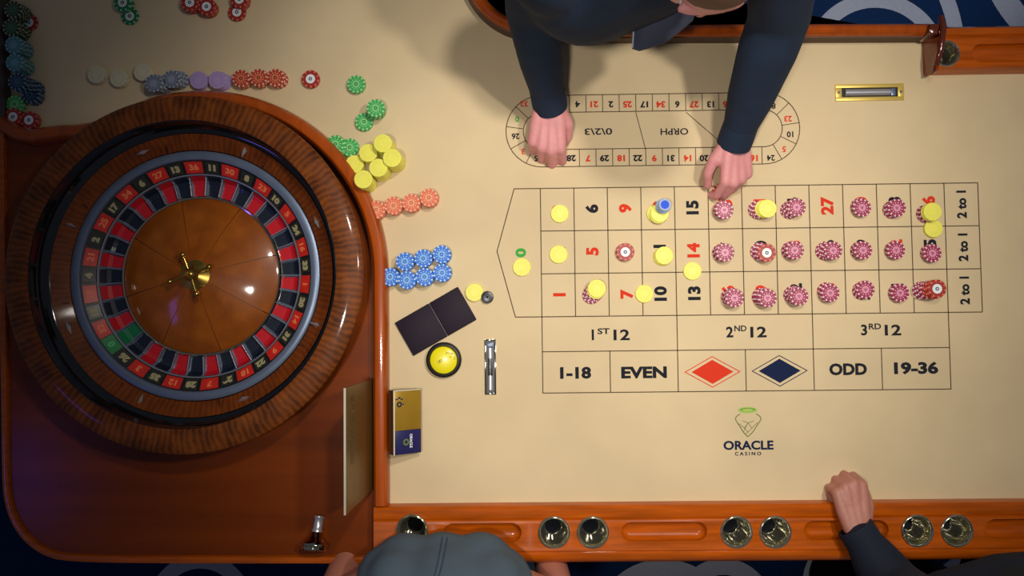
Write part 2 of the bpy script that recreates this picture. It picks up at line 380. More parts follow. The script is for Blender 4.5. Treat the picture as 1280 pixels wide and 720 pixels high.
# chrome cups
def cupmesh():
    b = bmesh.new()
    lathe(b, [(0, -.058), (.0165, -.058), (.0190, -.0565), (.0200, -.052), (.0205, -.046), (.0265, -.014), (.0282, -.004), (.0300, .0012), (.0325, .0030), (.0345, .0022), (.0352, .0002), (.034, -.0006), (.0305, -.003), (.0290, -.012), (.0225, -.050), (.019, -.0605), (0, -.0605)], 48)
    return b
cup0 = None
for c, z in [(c, ZR) for c in cups] + [(cupT, ZT)]:
    if cup0 is None: cup0 = mobj('cup_holder', cupmesh(), mat('cup_chrome', (228, 224, 198), .13, .94), table, angle=50); o = cup0; _b = bmesh.new(); lathe(_b, [(0, -.0565), (.0175, -.0565), (.0185, -.0575), (0, -.0578)], 32); shade_disc0 = mobj('cup_shade_disc', _b, BLACK, cup0)  # black disc added to darken the inside of each cup
    else: o = cup0.copy(); link(o); _p = shade_disc0.copy(); link(_p); _p.parent = o
    o.location = TI @ Vector((c.x, c.y, z + .0008)); o.scale = (.84, .84, .84) if z == ZT else (1, 1, 1)

# ------------------------------------------------------------------ the print on the cloth
CT = cloth
def cloc(o):  # world -> table space
    o.location = TI @ o.location; return o
def T(body, px, py, cap, rot, m, name='printed_number', bold=.0007, **k):
    q = P(px, py); return cloc(text(body, q.x, q.y, .0007, cap, rot, m, CT, name, bold, **k))
def strip(bm, pts, w, z=.0005, closed=False):
    n = len(pts); L_, R_ = [], []
    for i, p in enumerate(pts):
        a = Vector(pts[(i - 1) % n][:2]) if (i or closed) else None; b = Vector(pts[(i + 1) % n][:2]) if (i < n - 1 or closed) else None
        p = Vector(p[:2]); t1 = (p - a).normalized() if a else (b - p).normalized(); t2 = (b - p).normalized() if b else t1
        nn = Vector((-(t1 + t2).y, (t1 + t2).x)).normalized(); k = w / 2 / max(.4, nn.dot(Vector((-t1.y, t1.x))))
        L_.append(bm.verts.new((p.x + nn.x * k, p.y + nn.y * k, z))); R_.append(bm.verts.new((p.x - nn.x * k, p.y - nn.y * k, z)))
    for i in range(n if closed else n - 1):
        j = (i + 1) % n; bm.faces.new((R_[i], R_[j], L_[j], L_[i]))
CW = .075; RH = .09598; Y3 = -3 * RH; Y4 = Y3 - .07764; Y5 = Y4 - .09146; LW = .0021
bm = bmesh.new()
for j in range(0, 4): strip(bm, [(0, -j * RH), (13 * CW, -j * RH)], LW)
for i in range(0, 14): strip(bm, [(i * CW, 0), (i * CW, Y3)], LW)
strip(bm, [(0, Y3), (0, Y5), (12 * CW, Y5), (12 * CW, Y3)], LW); strip(bm, [(0, Y4), (12 * CW, Y4)], LW)
for i in (4, 8): strip(bm, [(i * CW, Y3), (i * CW, Y5)], LW)
for i in (2, 6, 10): strip(bm, [(i * CW, Y4), (i * CW, Y5)], LW)
za = P(621.3, 314.2); zt = P(642.6, 235.4); zb = P(644.3, 397)
strip(bm, [(0, 0), (zt.x, 0), (za.x, za.y), (zb.x, Y3), (0, Y3)], LW)
tp('layout_lines', bm, LINEI, False, parent=None).parent = cloth
# racetrack
bm = bmesh.new()
tl, tr = P(677.5, 119.5), P(954.3, 119.5); bl, br = P(677.5, 208.7), P(954.3, 208.7)
cyT = (tl.y + bl.y) / 2 ; Ro = (tl.y - bl.y) / 2; cl_ = P(677.5, 164).x; cr_ = P(954.3, 164).x
Ri = (P(800, 140.3).y - P(800, 186.7).y) / 2
def stadium(r, n=20):
    q = []
    for i in range(n + 1): a = -PI / 2 + PI * i / n; q.append((cr_ + r * math.cos(a), cyT + r * math.sin(a)))
    for i in range(n + 1): a = PI / 2 + PI * i / n; q.append((cl_ + r * math.cos(a), cyT + r * math.sin(a)))
    return q
strip(bm, stadium(Ro), .002, closed=True); strip(bm, stadium(Ri), .002, closed=True)
LT = .0017
for k in range(0, 13):
    x = P(711.7 + 20.76 * k, 130).x; strip(bm, [(x, cyT + Ri), (x, cyT + Ro)], LT)
x = P(691, 130).x; strip(bm, [(x, cyT + Ri), (x, cyT + Ro)], LT)
for k in range(0, 14):
    x = P(682.8 + 20.75 * k, 197).x; strip(bm, [(x, cyT - Ri), (x, cyT - Ro)], LT)
for cx, angs in ((cr_, (44, 8, -27, -61)), (cl_, (243, 209, 172, 136, 100))):
    for a in angs: strip(bm, [(cx + Ri * math.cos(R(a)), cyT + Ri * math.sin(R(a))), (cx + Ro * math.cos(R(a)), cyT + Ro * math.sin(R(a)))], LT)
for a, b in (((794.7, 140.3), (807, 186.7)), ((857.5, 140.3), (911, 186.7)), ((691, 140.3), (703.5, 186.7))):
    strip(bm, [P(*a), P(*b)], LT)
tp('racetrack_lines', bm, LINEI, False).parent = cloth

REDS = {1, 3, 5, 7, 9, 12, 14, 16, 18, 19, 21, 23, 25, 27, 30, 32, 34, 36}
def im(n): return REDI if n in REDS else INK
for c in range(12):
    for r in range(3):
        n = 3 * (c + 1) - r
        o = cloc(text(str(n), (c + .53) * CW, -(r + .49) * RH, .0007, .0250, PI / 2, im(n), CT, 'printed_number', .0017, w=1.06,
                      label=('red' if n in REDS else 'black') + ' number %d' % n))
T('0', 651, 316, .021, PI / 2, GREENI, bold=.0014, w=1.3, label='green zero')
for r in range(3): cloc(text('2 to 1', 12.5 * CW, -(r + .5) * RH, .0007, .0195, PI / 2, INK, CT, 'printed_wording', .0011, label='2 to 1', mw=.062))
for s, sup, t, x in (('1', 'ST', '12', 762), ('2', 'ND', '12', 933), ('3', 'RD', '12', 1101)):
    y = 418.5 if x < 800 else (415 if x < 1000 else 412.5)
    T(s, x - 21, y, .0225, 0, INK, 'printed_wording', .0009); T(sup, x - 7.5, y - 4.5, .0125, 0, INK, 'printed_wording', .0004, mw=.027); T(t, x + 15, y, .0225, 0, INK, 'printed_wording', .0009, mw=.036)
T('1-18', 719.5, 466, .0235, 0, INK, 'printed_wording', .0015, mw=.069)
T('EVEN', 805, 465.5, .0235, 0, INK, 'printed_wording', .0015, mw=.101)
T('ODD', 1060, 461.5, .0235, 0, INK, 'printed_wording', .0015, mw=.083)
T('19-36', 1145, 460, .0235, 0, INK, 'printed_wording', .0015, mw=.097)
for px, py, m, lb in ((890.5, 464.8, REDI, 'red diamond in a red outline'), (974.5, 463.5, NAVYI, 'navy diamond in a dark outline')):
    q = P(px, py); bm = bmesh.new(); k = .00178
    vs = [bm.verts.new((q.x + a * k, q.y + b * k, .0006)) for a, b in ((-26, 0), (0, -15), (26, 0), (0, 15))]; bm.faces.new(vs)
    strip(bm, [(q.x - 34 * k, q.y), (q.x, q.y - 19 * k), (q.x + 34 * k, q.y), (q.x, q.y + 19 * k)], .0018, closed=True)
    o = tp('printed_diamond', bm, m, False); o.parent = cloth; o['label'] = lb
# racetrack numbers, printed to be read from the other side
seq = [4, 21, 2, 25, 17, 34, 6, 27, 13, 36, 11, 30]
for k, n in enumerate(seq): T(str(n), 722 + 20.76 * k, 130.5, .0130, PI, im(n), bold=.0008, w=1.08)
for k, n in enumerate([12, 28, 7, 29, 18, 22, 9, 31, 14, 20, 1, 33, 16]): T(str(n), 693.3 + 20.76 * k, 197.8, .0130, PI, im(n), bold=.0008, w=1.08)
for n, x, y, a in ((8, 967, 132.5, 0), (23, 985, 148.5, 0), (10, 987.5, 168, 0), (5, 980, 186.5, 0), (24, 963.5, 197.5, 0), (35, 672.5, 198, 0), (3, 654, 189.5, 0), (26, 644.5, 170.5, 0), (32, 655, 130, 0), (15, 680, 130, 0), (19, 701, 130.5, 0)):
    T(str(n), x, y, .0125, PI + R(a), im(n), bold=.0005)
T('0', 646.5, 149, .0125, PI, GREENI, bold=.0005)
T('0\\2\\3', 748, 164.5, .0145, PI, INK, 'printed_wording', .0003, mw=.062)
T('ORPH', 843, 164.5, .0145, PI, INK, 'printed_wording', .0003, mw=.062)
# casino emblem
T('ORACLE', 935.5, 556.5, .0185, 0, NAVYI, 'printed_wording', .0009, mw=.110)
T('CASINO', 935, 567, .0075, 0, NAVYI, 'printed_wording', .0003, mw=.058, spacing=1.5)
bm = bmesh.new(); q = lambda x, y: P(895 + x / 9.6, 500 + y / 9.6)
def ell(cx, cy, rx, ry, n=28): return [q(cx + rx * math.cos(2 * PI * i / n), cy + ry * math.sin(2 * PI * i / n)) for i in range(n)]
strip(bm, ell(380, 120, 105, 28), .0034, closed=True); strip(bm, ell(380, 118, 80, 12), .003, closed=True)
o = tp('printed_halo', bm, LIMEI, False); o.parent = cloth
bm = bmesh.new()
strip(bm, smoothpath([q(290, 168), q(238, 200), q(232, 240), q(290, 320), q(325, 385), q(380, 440)], 2), .002)
strip(bm, smoothpath([q(480, 165), q(535, 200), q(540, 240), q(480, 320), q(440, 390), q(380, 440)], 2), .002)
for a, b in (((270, 280), (340, 335)), ((340, 335), (385, 275)), ((385, 275), (430, 335)), ((430, 335), (500, 270)), ((340, 335), (385, 385)), ((430, 335), (385, 385)), ((385, 385), (350, 410)), ((385, 275), (320, 250)), ((385, 275), (455, 250)), ((370, 300), (330, 380))):
    strip(bm, [q(*a), q(*b)], .0012)
o = tp('printed_beard_mesh', bm, OLIVEI, False); o.parent = cloth

# ------------------------------------------------------------------ slots let into the cloth
def slot(px0, py0, px1, py1, vertical, plate):
    a, b = P(px0, py0), P(px1, py1); cx, cy_ = (a.x + b.x) / 2, (a.y + b.y) / 2; L_, W_ = abs(b.x - a.x), abs(b.y - a.y)
    bm = bmesh.new()
    il, iw = (L_ * .82, W_ * .55) if not vertical else (W_ * .94, L_ * .72)
    ll, ww = (L_, W_) if not vertical else (W_, L_)
    # a frame of four bars round the opening
    box(bm, (0, (ww + iw) / 4, .0015), (ll, (ww - iw) / 2, .004), bev=.0008); box(bm, (0, -(ww + iw) / 4, .0015), (ll, (ww - iw) / 2, .004), bev=.0008)
    for s in (-1, 1): box(bm, (s * (ll + il) / 4, 0, .0015), ((ll - il) / 2, iw + .001, .004), bev=.0006)
    fr = mobj('slot_frame', bm, plate, table, loc=TI @ Vector((cx, cy_, .0002)), rot=(0, 0, PI / 2 if vertical else 0))
    bm = bmesh.new(); box(bm, (0, 0, .0006), (il, iw, .0008)); mobj('slot_recess_shade', bm, BLACKP, fr, smooth=False)  # flat black sheet stands in for the shade of a recess
    bm = bmesh.new(); n = 12  # pusher with a rounded chrome back
    for i in range(n + 1): pass
    sweep(bm, [Vector((-il * .44, 0, .0015)), Vector((il * .36, 0, .0015))], [(iw * .36 * math.cos(PI * i / 8), iw * .30 * math.sin(PI * i / 8)) for i in range(9)])
    mobj('slot_pusher', bm, mat('satin_chrome', (205, 205, 212), .3, .7), fr)
    bm = bmesh.new(); box(bm, (il * .42, 0, .002), (il * .08, iw * .8, .003), bev=.0006); mobj('pusher_stop', bm, STEEL, fr)
    if plate is BRASSP:
        for s in (-1, 1):
            bm = bmesh.new(); lathe(bm, [(0, .0052), (.0018, .005), (.003, .0038), (.003, .003), (0, .003)], 16, c=(s * (ll + il) / 4, 0, 0)); mobj('screw', bm, STEEL, fr)
    else:
        bm = bmesh.new(); box(bm, (0, 0, .0055), (il * .34, iw * .55, .003), bev=.001); mobj('slot_grip', bm, BLACKP, fr)
    return fr
slot(1043.5, 106, 1129.5, 125.5, False, BRASSP)
slot(605.5, 424, 620.5, 493, True, CHROME)

# ------------------------------------------------------------------ the wheel
whl = empty('roulette_wheel', (WC.x, WC.y, -.004), 0, 'large wooden roulette wheel with a red and black number ring in the wooden bay', 'roulette wheel')
z = .004
bm = bmesh.new(); lathe(bm, [(.325, .1185), (.328, .1195), (.345, .1195), (.370, .1175), (.378, .112), (.3795, .104), (.377, .09), (.366, .06), (.34, .02), (.30, .0), (.28, .0), (.31, .03), (.325, .05)], 128)
mobj('bowl_rim', bm, RIMW, whl, angle=40)
bm = bmesh.new(); lathe(bm, [(.3248, .118), (.3235, .1185), (.3228, .116), (.3225, .098), (.3215, .096), (.3215, .082), (.317, .076), (.309, .073), (.306, .070), (.3245, .068)], 128)
mobj('ball_track', bm, BLACK, whl, angle=30)
bm = bmesh.new(); lathe(bm, [(.3065, .0735), (.2755, .0535), (.2745, .0505), (.2745, .04), (.30, .04)], 128)
mobj('stator', bm, STATW, whl, angle=30)
for k in range(8):
    a = R(k * 45 + 12)
    bm = bmesh.new(); box(bm, (.291, 0, .0632), (.031, .0008, .002)); bmesh.ops.rotate(bm, verts=bm.verts, matrix=Matrix.Rotation(a, 3, 'Z'))
    mobj('stator_joint', bm, BLACKP, whl, smooth=False)
bm = bmesh.new(); lathe(bm, [(.2735, .050), (.2725, .0545), (.268, .0565), (.259, .0565), (.2545, .0545), (.2530, .051), (.2525, .044), (.27, .044)], 128)
mobj('rotor_ring', bm, STEEL, whl, angle=40)
bm = bmesh.new(); lathe(bm, [(.2530, .0478), (.2245, .0315), (.2245, .026), (.253, .026)], 128); mobj('number_bed', bm, BLACKP, whl)
bm = bmesh.new(); lathe(bm, [(.2262, .0335), (.2250, .0352), (.2232, .0345), (.2222, .032), (.2225, .026), (.226, .026)], 128); mobj('inner_ring', bm, FRETM, whl)
bm = bmesh.new(); lathe(bm, [(.2225, .0290), (.214, .0155), (.205, .0120), (.178, .0120), (.178, .006), (.222, .006)], 128); mobj('pocket_bed', bm, STEEL, whl)
bm = bmesh.new(); lathe(bm, [(.1795, .014), (.179, .0195), (.1765, .0215), (.1735, .0205), (.172, .016), (.172, .008), (.179, .008)], 128); mobj('cone_ring', bm, CHROME, whl)
RP = mat('red_plate', (214, 40, 26), .35, coat=.5, noise=.2, nscale=60); BP = mat('black_plate', (44, 44, 36), .3, coat=.5, noise=.35, nscale=90); GP = mat('green_plate', (22, 130, 66), .35, coat=.5)
RK = mat('red_pocket', (196, 18, 34), .35, coat=.3); BK = mat('navy_pocket', (16, 26, 44), .35, coat=.3); GK = mat('green_pocket', (14, 116, 70), .35, coat=.3)
CREAM = mat('cream_numeral', (168, 160, 118), .5); ORG = mat('orange_numeral', (240, 128, 78), .5); LG = mat('light_green_numeral', (80, 190, 110), .5)
SEQ = [0, 32, 15, 19, 4, 21, 2, 25, 17, 34, 6, 27, 13, 36, 11, 30, 8, 23, 10, 5, 24, 16, 33, 1, 20, 14, 31, 9, 22, 18, 29, 7, 28, 12, 35, 3, 26]
ST = 2 * PI / 37; A0 = R(218.5)
def sector(r0, z0, r1, z1, half, th, n=4):
    b = bmesh.new(); lathe(b, [(r0, z0), (r1, z1), (r1, z1 - th), (r0, z0 - th), (r0, z0)], n, -half, half)
    return b
def mk(name, b, m):
    me = bpy.data.meshes.new(name); b.to_mesh(me); b.free(); me.materials.append(m); return me
plate = {}; pock = {}
for key, m, pm, hf in (('r', RP, RK, .47), ('b', BP, BK, .36), ('g', GP, GK, .47)):
    plate[key] = mk('number_plate', sector(.2275, .0362, .2505, .0492, ST * hf, .003), m)
    b = bmesh.new(); lathe(b, [(.2215, .0305), (.2135, .0172), (.205, .0136), (.1795, .0136), (.1795, .011), (.214, .011), (.2215, .0305)], 3, -ST * .40, ST * .40)
    pock[key] = mk('pocket', b, pm)
b = bmesh.new(); box(b, (.200, 0, .0185), (.042, .0018, .013), bev=.0006); fret = mk('fret', b, FRETM)
slope = math.atan2(.013, .023)
for i, n in enumerate(SEQ):
    a = A0 - i * ST; key = 'g' if n == 0 else ('r' if n in REDS else 'b')
    o = link(bpy.data.objects.new('number_plate', plate[key]), whl); o.rotation_euler = (0, 0, a)
    o['label'] = {'r': 'red', 'b': 'black', 'g': 'green'}[key] + ' plate %d' % n
    t = text(str(n), 0, 0, 0, .0125, 0, {'r': ORG, 'b': CREAM, 'g': LG}[key], o, 'numeral', .0014 if key == 'b' else .0007, w=1.15 if key == 'b' else 1.2)
    t.rotation_mode = 'QUATERNION'
    t.rotation_quaternion = Quaternion((0, 0, 1), -PI / 2) @ Quaternion((1, 0, 0), slope)
    t.location = (.239, 0, .0432)
    p = link(bpy.data.objects.new('pocket', pock[key]), whl); p.rotation_euler = (0, 0, a)
    f = link(bpy.data.objects.new('fret', fret), whl); f.rotation_euler = (0, 0, a + ST / 2)
segs = None
for k in range(8):
    if segs is None:
        b = bmesh.new(); lathe(b, [(.1725, .0185), (.165, .0225), (.12, .036), (.07, .047), (.03, .055), (.03, .03), (.1725, .006)], 10, R(-22.2), R(22.2)); segs = mk('cone_segment', b, CONEW)
        for p in segs.polygons: p.use_smooth = True
        segs.set_sharp_from_angle(angle=R(30))
    o = link(bpy.data.objects.new('cone_segment', segs), whl); o.rotation_euler = (0, 0, R(k * 45 + 82.5))
bm = bmesh.new(); lathe(bm, [(.16, .006), (.16, .0205), (.12, .034), (.03, .052), (0, .052), (0, .006)], 64); mobj('cone_core', bm, BLACKP, whl)
b = bmesh.new(); lathe(b, [(0, .112), (.006, .111), (.009, .105), (.006, .098), (.005, .088), (.012, .084), (.015, .078), (.010, .070), (.012, .062), (.026, .057), (.034, .054), (.034, .048), (0, .048)], 40)
tur = mobj('turret', b, BRASS, whl)
for k in range(4):
    b = bmesh.new(); a = R(20 + 90 * k); d = Vector((math.cos(a), math.sin(a), 0))
    limb(b, [(d * .012 + Vector((0, 0, .078)), .0035), (d * .04 + Vector((0, 0, .080)), .003)]); ball(b, d * .045 + Vector((0, 0, .080)), .0065)
    mobj('turret_arm', b, BRASS, tur)
dfm = None
for k in range(8):
    a = R(157.5 + 45 * k)
    if dfm is None:
        b = bmesh.new(); Lh, Wh = .0155, .0048
        v = [b.verts.new(q_) for q_ in ((-Lh, 0, 0), (0, -Wh, 0), (Lh, 0, 0), (0, Wh, 0), (-.005, 0, .007), (.005, 0, .007))]
        for f in ((0, 1, 5, 4), (1, 2, 5), (2, 3, 5), (3, 0, 4, 5)): b.faces.new([v[i] for i in f])
        b.faces.new([v[3], v[2], v[1], v[0]]); bmesh.ops.recalc_face_normals(b, faces=b.faces); dfm = mk('deflector', b, mat('satin_chrome', (205, 205, 212), .3, .7))
    o = link(bpy.data.objects.new('deflector', dfm), whl); rr = .291
    o.location = (rr * math.cos(a), rr * math.sin(a), .0650); o.rotation_euler = (0, 0, a + (PI / 2 if k % 2 else 0))

# ------------------------------------------------------------------ chips
CR, CH = .0200, .0034
chipmat = {}
def chip_mesh(key, base, spot, disc, ns=12, ringdots=True, big=False):
    b = bmesh.new(); S = ns * 3
    m0 = mat('chip_base_' + key, base, .45, noise=.05); m1 = mat('chip_spot_' + key, spot, .45); m2 = mat('chip_disc_' + key, disc, .4)
    rad = [.0, .0105 if big else .0085, .0105 if not big else .0115, .0125 if not big else .0130, .0158, .0192, CR, CR, .0192]
    zz = [CH, CH, CH, CH, CH, CH, CH - .0006, .0006, 0]
    vr = []
    for r, z_ in zip(rad, zz):
        if r == 0: vr.append([b.verts.new((0, 0, z_))] * S)
        else: vr.append([b.verts.new((r * math.cos(2 * PI * i / S), r * math.sin(2 * PI * i / S), z_)) for i in range(S)])
    for j in range(len(rad) - 1):
        for i in range(S):
            k = (i + 1) % S
            f = b.faces.new((vr[j][i], vr[j + 1][i], vr[j + 1][k])) if j == 0 else b.faces.new((vr[j][i], vr[j + 1][i], vr[j + 1][k], vr[j][k]))
            alt = i % 3 == 0
            f.material_index = (2 if j == 0 else 0 if j == 1 else (1 if (alt and ringdots) else 0) if j == 2 else 0 if j == 3 else (1 if alt else 0))
    b.faces.new(list(reversed(vr[-1]))); bmesh.ops.recalc_face_normals(b, faces=b.faces)
    me = bpy.data.meshes.new('chip_' + key); b.to_mesh(me); b.free()
    for m in (m0, m1, m2): me.materials.append(m)
    return me
def emblem_mesh(key, col, kind):
    b = bmesh.new(); n = 3 if kind == 'tri' else 20; r = .0042 if kind == 'tri' else .0040
    vs = [b.verts.new((r * math.cos(2 * PI * i / n - PI / 2), r * math.sin(2 * PI * i / n - PI / 2), CH + .0003)) for i in range(n)]
    vi = [b.verts.new((r * .45 * math.cos(2 * PI * i / n - PI / 2), r * .45 * math.sin(2 * PI * i / n - PI / 2), CH + .0003)) for i in range(n)]
    for i in range(n): b.faces.new((vi[i], vs[i], vs[(i + 1) % n], vi[(i + 1) % n]))
    me = bpy.data.meshes.new('emblem_' + key); b.to_mesh(me); b.free(); me.materials.append(mat('emblem_' + key, col, .5)); return me
KINDS = {
 'yellow': ('yellow', (242, 236, 92), (244, 240, 106), (244, 238, 96), 12, False, False, None),
 'pink': ('pink', (158, 34, 78), (236, 206, 208), (222, 140, 168), 12, True, False, ((110, 30, 70), 'tri')),
 'value': ('red value', (166, 40, 30), (224, 120, 96), (235, 240, 240), 10, False, True, ((40, 70, 90), 'ring')),
 'orange': ('orange', (226, 110, 72), (244, 190, 160), (240, 160, 120), 12, True, False, ((200, 90, 60), 'ring')),
 'blue': ('blue', (20, 110, 216), (190, 220, 250), (120, 180, 240), 12, True, False, ((20, 80, 180), 'ring')),
 'green': ('green', (60, 170, 84), (180, 230, 170), (130, 210, 130), 12, True, False, ((40, 120, 60), 'ring')),
 'cream': ('cream', (214, 206, 170), (224, 216, 184), (220, 212, 178), 12, False, False, None),
 'lilac': ('lilac', (176, 150, 204), (188, 164, 212), (182, 158, 208), 12, False, False, None),
 'slate': ('slate blue', (112, 120, 140), (186, 192, 204), (150, 158, 176), 12, True, False, None),
 'rust': ('rust red', (186, 60, 34), (240, 200, 170), (220, 120, 80), 12, True, False, ((120, 40, 20), 'ring')),
 'teal': ('teal', (70, 130, 138), (150, 190, 190), (110, 160, 170), 12, True, False, None),
 'navy': ('navy', (24, 50, 78), (120, 160, 180), (60, 90, 120), 12, True, False, None),
 'bottle': ('dark green', (30, 64, 40), (170, 176, 140), (60, 110, 70), 12, True, False, None),
 'emerald': ('emerald value', (20, 120, 70), (150, 210, 170), (215, 225, 210), 10, False, True, ((30, 60, 60), 'ring')),
}
CM = {}; EM = {}
for k, v in KINDS.items():
    CM[k] = chip_mesh(k, v[1], v[2], v[3], v[4], v[5], v[6])
    if v[7]: EM[k] = emblem_mesh(k, v[7][0], v[7][1])
def chip(kind, x, y, z_, label, group, top=False, tilt=None):
    o = bpy.data.objects.new('casino_chip', CM[kind]); C.objects.link(o); o.location = (x, y, z_); o.rotation_euler = (0, 0, random.uniform(0, 2 * PI))
    if tilt: o.rotation_euler = tilt
    tag(o, label, 'chip', group)
    if top and kind in EM:
        e_ = bpy.data.objects.new('emblem', EM[kind]); C.objects.link(e_); e_.parent = o; e_.rotation_euler = (0, 0, -o.rotation_euler.z if not tilt else 0)
    return o
WORDS = ['', 'one', 'two', 'three', 'four', 'five', 'six', 'seven', 'eight', 'nine', 'ten', 'eleven', 'twelve', 'thirteen', 'fourteen', 'fifteen', 'sixteen', 'seventeen', 'eighteen', 'nineteen',
         'twenty', 'twenty-one', 'twenty-two', 'twenty-three', 'twenty-four', 'twenty-five', 'twenty-six', 'twenty-seven', 'twenty-eight', 'twenty-nine', 'thirty', 'thirty-one', 'thirty-two', 'thirty-three', 'thirty-four', 'thirty-five', 'thirty-six']
ORD = ['top', 'second', 'third', 'fourth', 'fifth', 'sixth', 'seventh', 'eighth', 'ninth', 'tenth', 'eleventh', 'twelfth']
LOW = bmesh.new(); LOWM = []
def low_chip(kind, x, y, z_):
    """a chip deep in a bank stack, joined to the rest of them"""
    me = CM[kind]; base = len(LOWM)
    if kind not in [k for k, _ in LOWM]: LOWM.append((kind, sum(3 for _ in LOWM)))
    off = dict(LOWM)[kind]
    n0 = len(LOW.verts); f0 = len(LOW.faces); LOW.from_mesh(me); LOW.verts.ensure_lookup_table(); LOW.faces.ensure_lookup_table()
    M_ = Matrix.Translation((x, y, z_)) @ Matrix.Rotation(random.uniform(0, 6.28), 4, 'Z')
    for v in LOW.verts[n0:]: v.co = M_ @ v.co
    for f in LOW.faces[f0:]: f.material_index += off
def stack(px, py, kinds, where, lean=(0, 0), jit=.0007, zbase=.0008, keep=99):
    """px, py: the middle of the top chip; kinds: bottom to top; lean: drift of the lowest chip, in metres"""
    n = len(kinds); q = P(px, py, zbase + n * CH)
    for i, k in enumerate(kinds):
        f = 0 if n == 1 else (n - 1 - i) / (n - 1)
        x = q.x + lean[0] * f + (random.uniform(-jit, jit) if f else 0); y = q.y + lean[1] * f + (random.uniform(-jit, jit) if f else 0)
        if n - 1 - i >= keep: low_chip(k, x, y, zbase + i * CH); continue
        nm = KINDS[k][0]; pos = 'bottom' if (i == 0 and n > 1) else ORD[n - 1 - i]
        lb = '%s chip lying singly %s' % (nm, where) if n == 1 else '%s chip %s in stack %s' % (nm, pos if pos in ('top', 'bottom') else pos + ' from top', where)
        chip(k, x, y, zbase + i * CH, lb, 'chips in the stack ' + where, i == n - 1)
def on_(n): return 'on %s %s' % ('red' if n in REDS else 'black', WORDS[n])
Y, Pk, V = ['yellow'], ['pink'], ['value']
stack(699.7, 267, Y, on_(3)); stack(698.2, 318, Y, on_(2)); stack(652.3, 334, Y, 'beside the green zero')
stack(781.7, 315, Pk * 2 + V, on_(8))
stack(746.2, 360.6, Pk * 4 + Y * 2, on_(4), lean=(-.010, -.013))
stack(824.8, 266.5, Y * 4, on_(12), lean=(-.006, -.001), jit=.0022)
stack(830.5, 319.3, Y * 3, on_(11), lean=(-.003, -.002)); stack(805.5, 367.2, Y, 'on the line between seven and ten'); stack(865.6, 338.7, Y, 'on the line between thirteen and fourteen')
stack(905.5, 262.5, Pk * 6, on_(18), lean=(-.001, .002), jit=.0016); stack(906.5, 315.5, Pk * 6, on_(17), lean=(-.003, .001)); stack(918.4, 372.6, Pk * 7, on_(16), lean=(-.004, .004))
stack(959.6, 260.6, Pk * 4 + Y * 3, on_(21), lean=(-.016, .0)); stack(958.6, 316, Pk * 5 + V, on_(20), lean=(-.010, .004))
stack(959.6, 372.6, Pk * 7, on_(19), lean=(-.007, .004))
stack(996, 259, Pk * 6, on_(24), lean=(-.010, -.003)); stack(993.6, 312.9, Pk * 6, on_(23), lean=(-.003, .001)); stack(999, 370.5, Pk * 7, on_(22), lean=(-.006, .004))
stack(1041.6, 313.2, Pk * 6, on_(26), lean=(-.012, 0)); stack(1038, 366.2, Pk * 5, on_(25), lean=(-.002, .003), jit=.0014)
stack(1077.7, 259.6, Pk * 4, on_(30), lean=(0, .003)); stack(1079, 312.8, Pk * 5, on_(29), lean=(-.001, .001)); stack(1082, 362, Pk * 4, on_(28), lean=(-.003, -.002))
stack(1121.2, 259.8, Pk * 5, on_(33), lean=(-.004, -.002)); stack(1120.3, 312.6, Pk * 4, on_(32), lean=(0, .0)); stack(1125.4, 366.2, Pk * 4, on_(31), lean=(-.001, .001))
stack(1166, 264.5, Pk * 4 + Y * 3, on_(36), lean=(-.004, -.002)); stack(1167.3, 285.4, Y * 2, 'on the line between thirty-five and thirty-six', zbase=.0008)
stack(1165.8, 316.5, Pk * 4, on_(35), lean=(0, .001))
stack(1171.6, 361, ['cream'] + Pk * 5 + V * 4, on_(34), lean=(-.021, -.003))
# dealer's bank round the wheel
def bstack(*a, **k): stack(*a, keep=2, **k)
for i, (x, y, n, wh) in enumerate([(478.3, 179, 18, 'topmost in the yellow pile'), (460, 191, 12, 'second down in the yellow pile'), (490, 197.3, 19, 'rightmost in the yellow pile'), (443, 205, 8, 'leftmost in the yellow pile'), (472.7, 209.6, 17, 'central in the yellow pile'), (454, 224, 17, 'lowest in the yellow pile')]):
    bstack(x, y, Y * n, wh, jit=.0004)
for i, (x, y, wh) in enumerate([(470, 262, 'leftmost of the orange row'), (491.7, 257, 'second from left in the orange row'), (514, 253.5, 'third from left in the orange row'), (536, 247, 'rightmost of the orange row')]):
    bstack(x, y, ['orange'] * 8, wh, jit=.0006)
for i, (x, y, wh) in enumerate([(552, 318, 'at the upper right of the blue group'), (552.5, 341, 'at the right end of the lower blue row'), (530.5, 346, 'second from right in the lower blue row'), (508.5, 350, 'third from right in the lower blue row'), (487.5, 346, 'at the left end of the lower blue row'), (529, 323, 'in the middle of the upper blue row'), (506, 327, 'at the left end of the upper blue row')]):
    bstack(x, y, ['blue'] * 8, wh, jit=.0006)
stack(593, 365.5, Y * 2, 'beside the dark folder')
bstack(120, 93, ['cream'] * 4, 'left of the cream three'); bstack(148, 97.5, ['cream'] * 4, 'middle of the cream three'); bstack(178, 90, ['cream'] * 4, 'right of the cream three')
bstack(192, 104, ['slate'] * 10, 'left of the slate pair behind the wheel', lean=(.012, .006)); bstack(214, 99, ['slate'] * 8, 'right of the slate pair behind the wheel', lean=(.010, .005))
bstack(248, 100, ['lilac'] * 4, 'left of the lilac pair behind the wheel'); bstack(271.5, 100, ['lilac'] * 5, 'right of the lilac pair behind the wheel', lean=(.008, 0))
bstack(301, 98, ['rust'] * 6, 'leftmost of the rust red three'); bstack(323, 97, ['rust'] * 6, 'middle of the rust red three'); bstack(344, 97, ['rust'] * 6, 'rightmost of the rust red three', lean=(.004, 0))
bstack(388, 98.5, V * 3, 'standing right of the rust red stacks')
